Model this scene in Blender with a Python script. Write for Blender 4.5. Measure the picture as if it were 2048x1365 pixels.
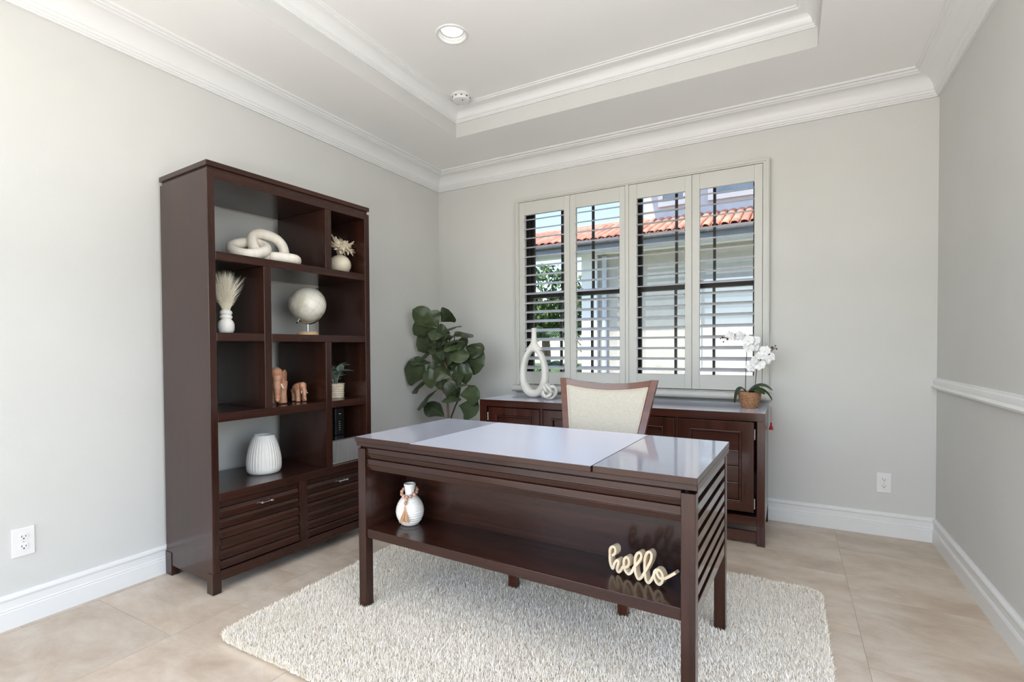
import bpy, bmesh, math, random
import numpy as np
from mathutils import Vector, Matrix
random.seed(7)
PI = math.pi
SC = bpy.context.scene
COL = SC.collection
for o in list(bpy.data.objects):
    bpy.data.objects.remove(o)

# ------------------------------------------------------------------ camera
cam_d = bpy.data.cameras.new('camera')
cam_d.sensor_width = 36.0
cam_d.lens = 1000.93 / 2048 * 36.0
cam_d.shift_y = (716.43 - 682.5) / 2048
cam_d.clip_start = 0.05
cam_d.clip_end = 300
cam = bpy.data.objects.new('camera', cam_d)
COL.objects.link(cam)
_yaw, _pit, _rol = -0.50378, -0.01828, -0.00573
_f = Vector((math.sin(_yaw) * math.cos(_pit), math.cos(_yaw) * math.cos(_pit), math.sin(_pit)))
_r0 = Vector((math.cos(_yaw), -math.sin(_yaw), 0))
_u0 = _r0.cross(_f)
_r = _r0 * math.cos(_rol) + _u0 * math.sin(_rol)
_u = -_r0 * math.sin(_rol) + _u0 * math.cos(_rol)
cam.matrix_world = Matrix(((_r.x, _u.x, -_f.x, 2.8045), (_r.y, _u.y, -_f.y, -3.7131), (_r.z, _u.z, -_f.z, 1.14), (0, 0, 0, 1)))
SC.camera = cam

# ------------------------------------------------------------------ world, sun, large lights, exposure
W = bpy.data.worlds.new('world')
SC.world = W
W.use_nodes = True
wn = W.node_tree.nodes
wn.clear()
wo = wn.new('ShaderNodeOutputWorld')
wb = wn.new('ShaderNodeBackground')
sk = wn.new('ShaderNodeTexSky')
sk.sky_type = 'NISHITA'
sk.sun_disc = False
sk.sun_elevation = math.radians(58)
sk.sun_rotation = math.radians(200)
sk.air_density = 1.0
sk.dust_density = 0.6
sk.ozone_density = 1.2
wb.inputs['Strength'].default_value = 0.38
W.node_tree.links.new(sk.outputs[0], wb.inputs[0])
W.node_tree.links.new(wb.outputs[0], wo.inputs[0])


def lamp(name, kind, loc, energy, color=(1, 1, 1), direction=None, **kw):
    d = bpy.data.lights.new(name, kind)
    d.energy = energy
    d.color = color
    for k, v in kw.items():
        setattr(d, k, v)
    o = bpy.data.objects.new(name, d)
    COL.objects.link(o)
    o.location = loc
    if direction is not None:
        o.rotation_euler = Vector(direction).to_track_quat('-Z', 'Y').to_euler()
    return o


lamp('sun', 'SUN', (0, -6, 12), 6.8, (1.0, 0.96, 0.9), (0.2, 0.5, -1.0), angle=0.01)
# added fill light behind the camera, shining through a made-up rear wall opening
lamp('rear_fill', 'AREA', (0.9, -6.6, 1.5), 80, (0.985, 0.99, 1.0), (0.30, 1, 0.0), shape='RECTANGLE', size=4.0, size_y=2.6)
# assumed daylight from the right, through an assumed wall opening beside the camera
lamp('assumed_side_daylight', 'AREA', (5.0, -3.45, 1.4), 60, (0.97, 0.985, 1.0), (-1, 0.05, 0.0), shape='RECTANGLE', size=2.6, size_y=2.3)
# added fill light behind the camera, aimed up to brighten the ceiling
lamp('ceiling_fill', 'AREA', (2.7, -4.45, 0.9), 88, (1.0, 1.0, 1.0), (0.0, 0.12, 1), shape='DISK', size=0.8, spread=2.6)
SC.view_settings.view_transform = 'Standard'
SC.view_settings.look = 'None'
SC.view_settings.exposure = 0.19
SC.view_settings.gamma = 1.0
SC.view_settings.use_curve_mapping = False
SC.cycles.use_denoising = True
SC.cycles.max_bounces = 10
SC.cycles.diffuse_bounces = 5
SC.cycles.glossy_bounces = 4
SC.cycles.transmission_bounces = 6
SC.cycles.transparent_max_bounces = 8
SC.cycles.sample_clamp_indirect = 6.0
SC.cycles.caustics_reflective = False
SC.cycles.caustics_refractive = False


# ------------------------------------------------------------------ materials
def pmat(name, c1, c2=None, scale=6.0, stretch=(1, 1, 1), rough=0.5, spec=0.5, metal=0.0, coat=0.0, bump=0.0,
         bump_scale=None, detail=4.0, lo=0.3, hi=0.7, sheen=0.0, rand=0.0, trans=0.0, rough_var=0.0, coat_rough=0.05, subsurf=0.0, ior=1.5):
    m = bpy.data.materials.new(name)
    m.use_nodes = True
    nt = m.node_tree
    N, L = nt.nodes, nt.links
    b = N['Principled BSDF']
    tc = N.new('ShaderNodeTexCoord')
    mp = N.new('ShaderNodeMapping')
    mp.inputs['Scale'].default_value = stretch
    L.new(tc.outputs['Object'], mp.inputs['Vector'])
    nz = N.new('ShaderNodeTexNoise')
    nz.inputs['Scale'].default_value = scale
    nz.inputs['Detail'].default_value = detail
    L.new(mp.outputs[0], nz.inputs['Vector'])
    rp = N.new('ShaderNodeValToRGB')
    rp.color_ramp.elements[0].position = lo
    rp.color_ramp.elements[1].position = hi
    c2 = c2 or tuple(min(1, v * 1.06) for v in c1)
    rp.color_ramp.elements[0].color = (*c1, 1)
    rp.color_ramp.elements[1].color = (*c2, 1)
    L.new(nz.outputs['Fac'], rp.inputs[0])
    out = rp.outputs[0]
    if rand:
        oi = N.new('ShaderNodeObjectInfo')
        mr = N.new('ShaderNodeMapRange')
        mr.inputs['To Min'].default_value = 1 - rand
        mr.inputs['To Max'].default_value = 1 + rand
        L.new(oi.outputs['Random'], mr.inputs['Value'])
        hs = N.new('ShaderNodeHueSaturation')
        L.new(mr.outputs[0], hs.inputs['Value'])
        L.new(out, hs.inputs['Color'])
        out = hs.outputs[0]
    L.new(out, b.inputs['Base Color'])
    b.inputs['Roughness'].default_value = rough
    b.inputs['Specular IOR Level'].default_value = spec
    b.inputs['IOR'].default_value = ior
    b.inputs['Metallic'].default_value = metal
    b.inputs['Coat Weight'].default_value = coat
    b.inputs['Coat Roughness'].default_value = coat_rough
    if sheen:
        b.inputs['Sheen Weight'].default_value = sheen
    if trans:
        b.inputs['Transmission Weight'].default_value = trans
    if subsurf:
        b.inputs['Subsurface Weight'].default_value = subsurf
        b.inputs['Subsurface Radius'].default_value = (0.02, 0.02, 0.02)
    if rough_var:
        mr2 = N.new('ShaderNodeMapRange')
        mr2.inputs['To Min'].default_value = max(0.02, rough - rough_var)
        mr2.inputs['To Max'].default_value = rough + rough_var
        L.new(nz.outputs['Fac'], mr2.inputs['Value'])
        L.new(mr2.outputs[0], b.inputs['Roughness'])
    if bump:
        bn = N.new('ShaderNodeBump')
        bn.inputs['Strength'].default_value = bump
        bn.inputs['Distance'].default_value = 0.01
        if bump_scale:
            n2 = N.new('ShaderNodeTexNoise')
            n2.inputs['Scale'].default_value = bump_scale
            n2.inputs['Detail'].default_value = 3
            L.new(mp.outputs[0], n2.inputs['Vector'])
            L.new(n2.outputs['Fac'], bn.inputs['Height'])
        else:
            L.new(nz.outputs['Fac'], bn.inputs['Height'])
        L.new(bn.outputs[0], b.inputs['Normal'])
    return m


def emat(name, color, strength):
    m = bpy.data.materials.new(name)
    m.use_nodes = True
    N, L = m.node_tree.nodes, m.node_tree.links
    b = N['Principled BSDF']
    nz = N.new('ShaderNodeTexNoise')
    nz.inputs['Scale'].default_value = 3
    rp = N.new('ShaderNodeValToRGB')
    rp.color_ramp.elements[0].color = (*[c * 0.96 for c in color], 1)
    rp.color_ramp.elements[1].color = (*color, 1)
    L.new(nz.outputs['Fac'], rp.inputs[0])
    L.new(rp.outputs[0], b.inputs['Emission Color'])
    b.inputs['Emission Strength'].default_value = strength
    return m


def wood(name, c1, c2, axis, rough=0.24, spec=0.5, coat=0.5, ior=1.5, coat_rough=0.06):
    st = {'x': (0.6, 9, 9), 'y': (9, 0.6, 9), 'z': (9, 9, 0.6)}[axis]
    return pmat(name, c1, c2, scale=3.2, stretch=st, rough=rough, spec=spec, coat=coat, detail=6, lo=0.25, hi=0.8,
                rough_var=0.05, bump=0.03, coat_rough=coat_rough, ior=ior)


M = {}
M['wall'] = pmat('wall_paint', (0.60, 0.60, 0.58), (0.62, 0.62, 0.60), scale=3, rough=0.62, spec=0.3, bump=0.04, bump_scale=180)
M['ceil'] = pmat('ceiling_paint', (0.86, 0.86, 0.85), (0.88, 0.88, 0.87), scale=2, rough=0.7, spec=0.25, bump=0.05, bump_scale=150)
M['trim'] = pmat('white_trim_paint', (0.75, 0.755, 0.75), (0.77, 0.775, 0.77), scale=4, rough=0.38, spec=0.4)
M['shut'] = pmat('shutter_paint', (0.57, 0.57, 0.54), (0.59, 0.59, 0.56), scale=5, rough=0.35, spec=0.4)
M['louver'] = pmat('louver_paint', (0.60, 0.60, 0.62), (0.63, 0.63, 0.65), scale=5, rough=0.3, spec=0.4)
DK1, DK2 = (0.016, 0.0057, 0.0039), (0.045, 0.0146, 0.0088)
for ax in 'xyz':
    M['dark_' + ax] = wood('espresso_wood_' + ax, DK1, DK2, ax, rough=0.24, spec=0.38, coat=0.18)
    M['gloss_' + ax] = wood('glossy_espresso_' + ax, DK1, DK2, ax, rough=0.13, spec=0.6, coat=0.5)
    M['cred_' + ax] = wood('mahogany_wood_' + ax, (0.030, 0.0075, 0.0045), (0.070, 0.019, 0.010), ax, rough=0.22, spec=0.45, coat=0.3)
M['chairwood'] = wood('cherry_wood', (0.085, 0.024, 0.011), (0.17, 0.055, 0.026), 'x', rough=0.3, spec=0.5, coat=0.4)
M['desktop'] = wood('glare_lacquer_desk_top', (0.026, 0.011, 0.0085), (0.055, 0.022, 0.016), 'x', rough=0.10, spec=0.6, coat=1.0, ior=2.6)
M['credtop'] = wood('glare_lacquer_credenza_top', (0.030, 0.0085, 0.005), (0.065, 0.019, 0.010), 'x', rough=0.14, spec=0.6, coat=1.0, ior=2.0)
M['deskpanel'] = wood('satin_glare_writing_panel', (0.024, 0.0105, 0.0085), (0.050, 0.021, 0.016), 'x', rough=0.26, spec=0.7, coat=1.0, ior=3.2, coat_rough=0.26)
for _k, _w in (('deskpanel', 0.8), ('desktop', 0.45), ('credtop', 0.4)):  # pale window glare put in as lavender sheen and raised reflectance
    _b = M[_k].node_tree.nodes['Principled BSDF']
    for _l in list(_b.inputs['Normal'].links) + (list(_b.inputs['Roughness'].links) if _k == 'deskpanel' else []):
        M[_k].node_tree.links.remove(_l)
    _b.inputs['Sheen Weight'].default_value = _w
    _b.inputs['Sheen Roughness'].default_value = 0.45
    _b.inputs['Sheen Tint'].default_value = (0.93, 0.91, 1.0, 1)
M['linen'] = pmat('oatmeal_linen', (0.50, 0.46, 0.38), (0.62, 0.58, 0.50), scale=60, stretch=(1, 1, 9), rough=0.9, spec=0.15, bump=0.15, bump_scale=220, sheen=0.2)
M['piping'] = pmat('linen_piping', (0.56, 0.47, 0.38), (0.62, 0.53, 0.44), scale=80, rough=0.85, spec=0.15, bump=0.1)
M['chrome'] = pmat('chrome', (0.75, 0.75, 0.76), (0.82, 0.82, 0.83), scale=10, rough=0.16, metal=1.0)
M['brass'] = pmat('champagne_metal', (0.80, 0.70, 0.52), (0.86, 0.77, 0.60), scale=12, rough=0.25, metal=1.0)
M['black'] = pmat('black_window_frame', (0.012, 0.012, 0.013), (0.02, 0.02, 0.021), scale=14, rough=0.45)
M['blackplastic'] = pmat('black_plastic', (0.008, 0.008, 0.008), (0.014, 0.014, 0.014), scale=20, rough=0.35)
M['silver'] = pmat('brushed_silver', (0.42, 0.43, 0.44), (0.50, 0.51, 0.52), scale=8, stretch=(1, 12, 1), rough=0.32, metal=0.6)
M['whiteplastic'] = pmat('white_plastic', (0.74, 0.74, 0.73), (0.77, 0.77, 0.76), scale=9, rough=0.35)
M['slot'] = pmat('dark_slot', (0.02, 0.02, 0.02), (0.03, 0.03, 0.03), scale=20, rough=0.7)
M['ceramic'] = pmat('matte_white_ceramic', (0.76, 0.74, 0.69), (0.81, 0.79, 0.75), scale=18, rough=0.55, spec=0.35, bump=0.05, bump_scale=120)
M['ceramicw'] = pmat('bright_white_ceramic', (0.83, 0.81, 0.76), (0.88, 0.86, 0.82), scale=14, rough=0.45, spec=0.4)
M['bleached'] = pmat('bleached_wood', (0.74, 0.67, 0.57), (0.86, 0.81, 0.73), scale=7, stretch=(1, 4, 1), rough=0.6, spec=0.3, bump=0.08)
M['creamvase'] = pmat('cream_glaze', (0.64, 0.56, 0.42), (0.72, 0.65, 0.52), scale=8, rough=0.5)
M['petal'] = pmat('dried_petal', (0.70, 0.60, 0.45), (0.86, 0.79, 0.66), scale=30, rough=0.8, spec=0.2)
M['petalw'] = pmat('orchid_petal', (0.86, 0.86, 0.86), (0.92, 0.92, 0.91), scale=20, rough=0.5, spec=0.3)
M['pampas'] = pmat('pampas_plume', (0.74, 0.67, 0.52), (0.88, 0.83, 0.71), scale=40, rough=0.9, spec=0.1)
M['globe'] = pmat('cream_globe_map', (0.64, 0.59, 0.47), (0.82, 0.79, 0.69), scale=13, rough=0.25, spec=0.5, lo=0.36, hi=0.52, detail=7)
M['globeline'] = pmat('globe_grid_ink', (0.40, 0.36, 0.28), (0.46, 0.42, 0.33), scale=9, rough=0.4)
M['lightwood'] = pmat('light_wood', (0.58, 0.36, 0.18), (0.70, 0.46, 0.26), scale=9, stretch=(2, 2, 12), rough=0.5)
M['teak'] = pmat('carved_pink_wood', (0.42, 0.19, 0.105), (0.58, 0.32, 0.20), scale=14, stretch=(1, 1, 4), rough=0.5, bump=0.15)
M['tusk'] = pmat('tusk_white', (0.82, 0.76, 0.66), (0.88, 0.83, 0.74), scale=20, rough=0.4)
M['plywood'] = pmat('pale_plywood', (0.66, 0.53, 0.36), (0.78, 0.67, 0.50), scale=22, stretch=(1, 6, 1), rough=0.6)
M['basket'] = pmat('tan_wicker', (0.30, 0.145, 0.07), (0.52, 0.29, 0.16), scale=90, rough=0.75, bump=0.5)
M['whitebasket'] = pmat('cream_woven_straw', (0.66, 0.55, 0.40), (0.82, 0.73, 0.60), scale=60, rough=0.85, bump=0.4)
M['fig'] = pmat('fig_leaf', (0.026, 0.042, 0.020), (0.066, 0.088, 0.036), scale=7, rough=0.36, spec=0.5, rand=0.42)
M['figvein'] = pmat('fig_leaf_vein', (0.10, 0.14, 0.05), (0.13, 0.17, 0.065), scale=9, rough=0.5, rand=0.3)
M['bark'] = pmat('plant_bark', (0.12, 0.065, 0.04), (0.24, 0.14, 0.09), scale=18, stretch=(3, 3, 1), rough=0.85, bump=0.3)
M['darkstem'] = pmat('dark_stem', (0.015, 0.014, 0.010), (0.04, 0.035, 0.02), scale=20, rough=0.7)
M['orchidleaf'] = pmat('orchid_leaf', (0.022, 0.042, 0.016), (0.05, 0.075, 0.026), scale=9, rough=0.3)
M['bud'] = pmat('orchid_bud', (0.055, 0.022, 0.014), (0.09, 0.04, 0.022), scale=30, rough=0.5)
M['succulent'] = pmat('grey_green_leaf', (0.14, 0.19, 0.15), (0.27, 0.33, 0.27), scale=20, rough=0.5, rand=0.25)
M['redtassel'] = pmat('red_tassel', (0.45, 0.015, 0.03), (0.60, 0.03, 0.05), scale=60, rough=0.8)
M['bead'] = pmat('wood_bead', (0.40, 0.21, 0.13), (0.58, 0.35, 0.24), scale=30, rough=0.55, rand=0.25)
M['jute'] = pmat('jute_tassel', (0.46, 0.25, 0.13), (0.62, 0.38, 0.22), scale=60, rough=0.9)
M['rug'] = pmat('cream_rug_backing', (0.72, 0.67, 0.58), (0.78, 0.73, 0.64), scale=40, rough=0.95, spec=0.1)
M['pile'] = pmat('cream_shag_pile', (0.93, 0.85, 0.725), (0.97, 0.915, 0.82), scale=26, rough=0.95, spec=0.1, sheen=0.25, detail=6)
M['grout'] = pmat('tile_grout', (0.44, 0.37, 0.30), (0.50, 0.43, 0.35), scale=30, rough=0.9)
M['soil'] = pmat('pot_soil', (0.03, 0.02, 0.014), (0.06, 0.04, 0.028), scale=50, rough=0.95, bump=0.5)
M['lens'] = emat('lit_lens', (1.0, 0.97, 0.9), 2.5)
M['reflector'] = pmat('can_reflector', (0.40, 0.40, 0.39), (0.46, 0.46, 0.45), scale=10, rough=0.35)
# outdoors
M['stucco'] = pmat('grey_white_stucco', (0.43, 0.40, 0.355), (0.50, 0.465, 0.41), scale=9, rough=0.9, spec=0.2, bump=0.2, bump_scale=60)
M['stuccob'] = pmat('blue_grey_stucco', (0.46, 0.48, 0.54), (0.52, 0.54, 0.60), scale=7, rough=0.9, spec=0.2)
M['whitetrim'] = pmat('exterior_white_trim', (0.74, 0.74, 0.73), (0.79, 0.79, 0.78), scale=5, rough=0.7)
M['roof'] = pmat('terracotta_tile', (0.40, 0.16, 0.105), (0.56, 0.27, 0.19), scale=5, rough=0.85, rand=0.25, spec=0.2)
M['gutter'] = pmat('dark_bronze_gutter', (0.035, 0.036, 0.04), (0.06, 0.061, 0.066), scale=9, rough=0.5)
M['fasciam'] = pmat('slate_fascia', (0.16, 0.17, 0.19), (0.20, 0.21, 0.23), scale=4, rough=0.6)
M['paleglass'] = pmat('far_window_glass', (0.16, 0.21, 0.27), (0.24, 0.30, 0.36), scale=3, rough=0.1, spec=0.6)
M['blind'] = pmat('drawn_blind', (0.62, 0.61, 0.57), (0.68, 0.67, 0.63), scale=3, stretch=(1, 1, 20), rough=0.8)
M['paver'] = pmat('pale_concrete_ground', (0.56, 0.55, 0.52), (0.66, 0.65, 0.62), scale=2.5, rough=0.9, spec=0.2)
M['lawn'] = pmat('lawn_grass', (0.06, 0.12, 0.03), (0.13, 0.20, 0.06), scale=20, rough=0.95, spec=0.1, bump=0.5)
M['tree1'] = pmat('tree_leaf_green', (0.06, 0.11, 0.035), (0.17, 0.23, 0.085), scale=5, rough=0.6, spec=0.3)
M['tree2'] = pmat('palm_leaf_green', (0.05, 0.10, 0.05), (0.12, 0.19, 0.09), scale=5, rough=0.55, spec=0.3)
M['shrub'] = pmat('shrub_leaf', (0.09, 0.15, 0.035), (0.23, 0.29, 0.08), scale=8, rough=0.6, spec=0.3)
M['trunk'] = pmat('tree_trunk', (0.16, 0.10, 0.065), (0.28, 0.20, 0.14), scale=12, stretch=(3, 3, 1), rough=0.9, bump=0.3)


def glass_mat():
    m = bpy.data.materials.new('window_glass')
    m.use_nodes = True
    N, L = m.node_tree.nodes, m.node_tree.links
    N.remove(N['Principled BSDF'])
    out = N['Material Output']
    tr = N.new('ShaderNodeBsdfTransparent')
    tr.inputs[0].default_value = (0.95, 0.965, 0.965, 1)
    gl = N.new('ShaderNodeBsdfGlossy')
    gl.inputs['Roughness'].default_value = 0.02
    fr = N.new('ShaderNodeFresnel')
    fr.inputs['IOR'].default_value = 1.3
    mx = N.new('ShaderNodeMixShader')
    L.new(fr.outputs[0], mx.inputs[0])
    L.new(tr.outputs[0], mx.inputs[1])
    L.new(gl.outputs[0], mx.inputs[2])
    L.new(mx.outputs[0], out.inputs[0])
    return m


M['glass'] = glass_mat()


def travertine():
    m = bpy.data.materials.new('travertine_tile')
    m.use_nodes = True
    N, L = m.node_tree.nodes, m.node_tree.links
    b = N['Principled BSDF']
    geo = N.new('ShaderNodeTexCoord')
    oi = N.new('ShaderNodeObjectInfo')
    mp = N.new('ShaderNodeMapping')
    mp.inputs['Scale'].default_value = (1.3, 2.3, 1)
    mp.inputs['Rotation'].default_value = (0, 0, 0.6)
    cmb = N.new('ShaderNodeVectorMath')
    cmb.operation = 'MULTIPLY_ADD'
    cmb.inputs[1].default_value = (37, 91, 0)
    sep = N.new('ShaderNodeCombineXYZ')
    L.new(oi.outputs['Random'], sep.inputs[0])
    L.new(oi.outputs['Random'], sep.inputs[1])
    L.new(sep.outputs[0], cmb.inputs[0])
    L.new(geo.outputs['Object'], mp.inputs['Vector'])
    L.new(mp.outputs[0], cmb.inputs[2])
    n1 = N.new('ShaderNodeTexNoise')
    n1.inputs['Scale'].default_value = 2.6
    n1.inputs['Detail'].default_value = 12
    n1.inputs['Roughness'].default_value = 0.68
    n1.inputs['Distortion'].default_value = 0.3
    L.new(cmb.outputs[0], n1.inputs['Vector'])
    rp = N.new('ShaderNodeValToRGB')
    cr = rp.color_ramp
    cr.elements[0].position = 0.28
    cr.elements[0].color = (0.43, 0.33, 0.245, 1)
    cr.elements[1].position = 0.74
    cr.elements[1].color = (0.69, 0.62, 0.53, 1)
    e = cr.elements.new(0.5)
    e.color = (0.565, 0.47, 0.375, 1)
    L.new(n1.outputs['Fac'], rp.inputs[0])
    mr = N.new('ShaderNodeMapRange')
    mr.inputs['To Min'].default_value = 0.9
    mr.inputs['To Max'].default_value = 1.1
    L.new(oi.outputs['Random'], mr.inputs['Value'])
    hs = N.new('ShaderNodeHueSaturation')
    L.new(rp.outputs[0], hs.inputs['Color'])
    L.new(mr.outputs[0], hs.inputs['Value'])
    L.new(hs.outputs[0], b.inputs['Base Color'])
    b.inputs['Roughness'].default_value = 0.34
    b.inputs['Specular IOR Level'].default_value = 0.4
    return m


M['tile'] = travertine()


# ------------------------------------------------------------------ mesh builder
class G:
    def __init__(s):
        s.v, s.f = [], []

    def box(s, x0, x1, y0, y1, z0, z1):
        n = len(s.v)
        s.v += [(x0, y0, z0), (x1, y0, z0), (x1, y1, z0), (x0, y1, z0), (x0, y0, z1), (x1, y0, z1), (x1, y1, z1), (x0, y1, z1)]
        s.f += [tuple(n + i for i in q) for q in ((0, 3, 2, 1), (4, 5, 6, 7), (0, 1, 5, 4), (1, 2, 6, 5), (2, 3, 7, 6), (3, 0, 4, 7))]
        return s

    def prism(s, poly, axis, a0, a1):
        # poly in the other two axes' order (x: y,z ; y: x,z ; z: x,y)
        n, k = len(s.v), len(poly)
        for a in (a0, a1):
            for p, q in poly:
                s.v.append({'x': (a, p, q), 'y': (p, a, q), 'z': (p, q, a)}[axis])
        s.f.append(tuple(n + i for i in range(k)))
        s.f.append(tuple(n + k + i for i in reversed(range(k))))
        for i in range(k):
            j = (i + 1) % k
            s.f.append((n + i, n + k + i, n + k + j, n + j))
        return s

    def ring(s, outer, inner, axis, a0, a1):
        # rectangular frame: outer / inner = (p0, p1, q0, q1)
        def rect(r):
            return [(r[0], r[2]), (r[1], r[2]), (r[1], r[3]), (r[0], r[3])]
        n = len(s.v)
        for a in (a0, a1):
            for R in (rect(outer), rect(inner)):
                for p, q in R:
                    s.v.append({'x': (a, p, q), 'y': (p, a, q), 'z': (p, q, a)}[axis])
        for i in range(4):
            j = (i + 1) % 4
            s.f.append((n + i, n + j, n + 4 + j, n + 4 + i))
            s.f.append((n + 8 + i, n + 12 + i, n + 12 + j, n + 8 + j))
            s.f.append((n + i, n + 8 + i, n + 8 + j, n + j))
            s.f.append((n + 4 + i, n + 4 + j, n + 12 + j, n + 12 + i))
        return s

    def lathe(s, prof, seg=32, c=(0, 0, 0), flute=None, sx=1.0, sy=1.0, cap=True):
        n = len(s.v)
        for k, (r, z) in enumerate(prof):
            for i in range(seg):
                a = 2 * PI * i / seg
                rr = r * (flute(a, k, z) if flute else 1)
                s.v.append((c[0] + rr * math.cos(a) * sx, c[1] + rr * math.sin(a) * sy, c[2] + z))
        for k in range(len(prof) - 1):
            for i in range(seg):
                j = (i + 1) % seg
                s.f.append((n + k * seg + i, n + k * seg + j, n + (k + 1) * seg + j, n + (k + 1) * seg + i))
        if cap:
            s.f.append(tuple(n + i for i in reversed(range(seg))))
            s.f.append(tuple(n + (len(prof) - 1) * seg + i for i in range(seg)))
        return s

    def tube(s, pts, rad, seg=8, closed=False, flat=1.0, up=None):
        P = [Vector(p) for p in pts]
        m = len(P)
        R = rad if isinstance(rad, (list, tuple)) else [rad] * m
        n = len(s.v)
        prev = None
        for i in range(m):
            a = P[(i - 1) % m] if (closed or i) else P[0]
            b = P[(i + 1) % m] if (closed or i < m - 1) else P[-1]
            t = (b - a).normalized()
            if up is not None:
                nn = Vector(up)
            else:
                nn = prev if prev is not None else (Vector((0, 0, 1)) if abs(t.z) < 0.9 else Vector((1, 0, 0)))
            nn = (nn - t * nn.dot(t))
            if nn.length < 1e-6:
                nn = t.orthogonal()
            nn.normalize()
            prev = nn
            bb = t.cross(nn)
            for k in range(seg):
                an = 2 * PI * k / seg
                s.v.append(tuple(P[i] + (nn * math.cos(an) * flat + bb * math.sin(an)) * R[i]))
        for i in range(m if closed else m - 1):
            i2 = (i + 1) % m
            for k in range(seg):
                k2 = (k + 1) % seg
                s.f.append((n + i * seg + k, n + i2 * seg + k, n + i2 * seg + k2, n + i * seg + k2))
        if not closed:
            s.f.append(tuple(n + k for k in reversed(range(seg))))
            s.f.append(tuple(n + (m - 1) * seg + k for k in range(seg)))
        return s

    def sphere(s, c, r, seg=16, rings=10):
        if not isinstance(r, (tuple, list)):
            r = (r, r, r)
        prof = []
        n = len(s.v)
        s.v.append((c[0], c[1], c[2] - r[2]))
        for k in range(1, rings):
            ph = -PI / 2 + PI * k / rings
            for i in range(seg):
                a = 2 * PI * i / seg
                s.v.append((c[0] + r[0] * math.cos(ph) * math.cos(a), c[1] + r[1] * math.cos(ph) * math.sin(a), c[2] + r[2] * math.sin(ph)))
        s.v.append((c[0], c[1], c[2] + r[2]))
        last = len(s.v) - 1
        for i in range(seg):
            j = (i + 1) % seg
            s.f.append((n, n + 1 + j, n + 1 + i))
            for k in range(rings - 2):
                s.f.append((n + 1 + k * seg + i, n + 1 + k * seg + j, n + 1 + (k + 1) * seg + j, n + 1 + (k + 1) * seg + i))
            s.f.append((last, n + 1 + (rings - 2) * seg + i, n + 1 + (rings - 2) * seg + j))
        return s

    def grid(s, rows):
        n = len(s.v)
        w = len(rows[0])
        for r in rows:
            s.v += [tuple(p) for p in r]
        for i in range(len(rows) - 1):
            for j in range(w - 1):
                s.f.append((n + i * w + j, n + i * w + j + 1, n + (i + 1) * w + j + 1, n + (i + 1) * w + j))
        return s

    def mesh(s, name, smooth=False, angle=40):
        me = bpy.data.meshes.new(name)
        me.from_pydata(s.v, [], s.f)
        bm = bmesh.new()
        bm.from_mesh(me)
        bmesh.ops.recalc_face_normals(bm, faces=bm.faces)
        bm.to_mesh(me)
        bm.free()
        if smooth:
            me.polygons.foreach_set('use_smooth', [True] * len(me.polygons))
            me.set_sharp_from_angle(angle=math.radians(angle))
        return me

    def build(s, name, mat, parent=None, smooth=False, bevel=0.0, angle=40, loc=None, rot=None, sub=0, solid=0.0):
        me = s.mesh(name, smooth, angle)
        return place(name, me, mat, parent, bevel, loc, rot, sub, solid)


def place(name, me, mat, parent=None, bevel=0.0, loc=None, rot=None, sub=0, solid=0.0, scale=None):
    o = bpy.data.objects.new(name, me)
    COL.objects.link(o)
    if mat is not None and len(me.materials) == 0:
        me.materials.append(M[mat] if isinstance(mat, str) else mat)
    if parent is not None:
        o.parent = parent
    if loc is not None:
        o.location = loc
    if rot is not None:
        o.rotation_euler = rot
    if scale is not None:
        o.scale = scale
    if solid:
        md = o.modifiers.new('solid', 'SOLIDIFY')
        md.thickness = solid
        md.offset = 0
    if sub:
        md = o.modifiers.new('sub', 'SUBSURF')
        md.levels = md.render_levels = sub
    if bevel:
        md = o.modifiers.new('bevel', 'BEVEL')
        md.width = bevel
        md.segments = 2
        md.limit_method = 'ANGLE'
        md.angle_limit = math.radians(40)
    return o


def top_only(o, side):
    # lacquer with its added glare on the upper face, plain wood on the edges
    o.data.materials.append(M[side])
    for p in o.data.polygons:
        p.material_index = 0 if p.normal.z > 0.9 else 1
    return o


def thing(name, label, cat, loc=(0, 0, 0), rotz=0.0, group=None):
    o = bpy.data.objects.new(name, None)
    o.empty_display_size = 0.05
    COL.objects.link(o)
    o.location = loc
    o.rotation_euler = (0, 0, rotz)
    return tag(o, label, cat, group)


def tag(o, label, cat, group=None):
    o['label'] = label
    o['category'] = cat
    if group:
        o['group'] = group
    return o


def struct(o):
    o['kind'] = 'structure'
    return o


def B(*a):
    return G().box(*a)


def smooth_path(pts, k=6, closed=False):
    P = [Vector(p) for p in pts]
    m = len(P)
    out = []
    for i in range(m if closed else m - 1):
        p0 = P[(i - 1) % m] if (closed or i > 0) else P[i]
        p1, p2 = P[i], P[(i + 1) % m]
        p3 = P[(i + 2) % m] if (closed or i < m - 2) else P[(i + 1) % m]
        for j in range(k):
            t = j / k
            out.append(0.5 * ((2 * p1) + (p2 - p0) * t + (2 * p0 - 5 * p1 + 4 * p2 - p3) * t * t + (-p0 + 3 * p1 - 3 * p2 + p3) * t ** 3))
    if not closed:
        out.append(P[-1])
    return out


# ================================================================== THE ROOM
RW, RY = 3.559, -5.0       # right wall x, rear wall y
CZ, TZ = 2.715, 2.905      # lower ceiling, tray ceiling
T = 0.2

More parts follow.
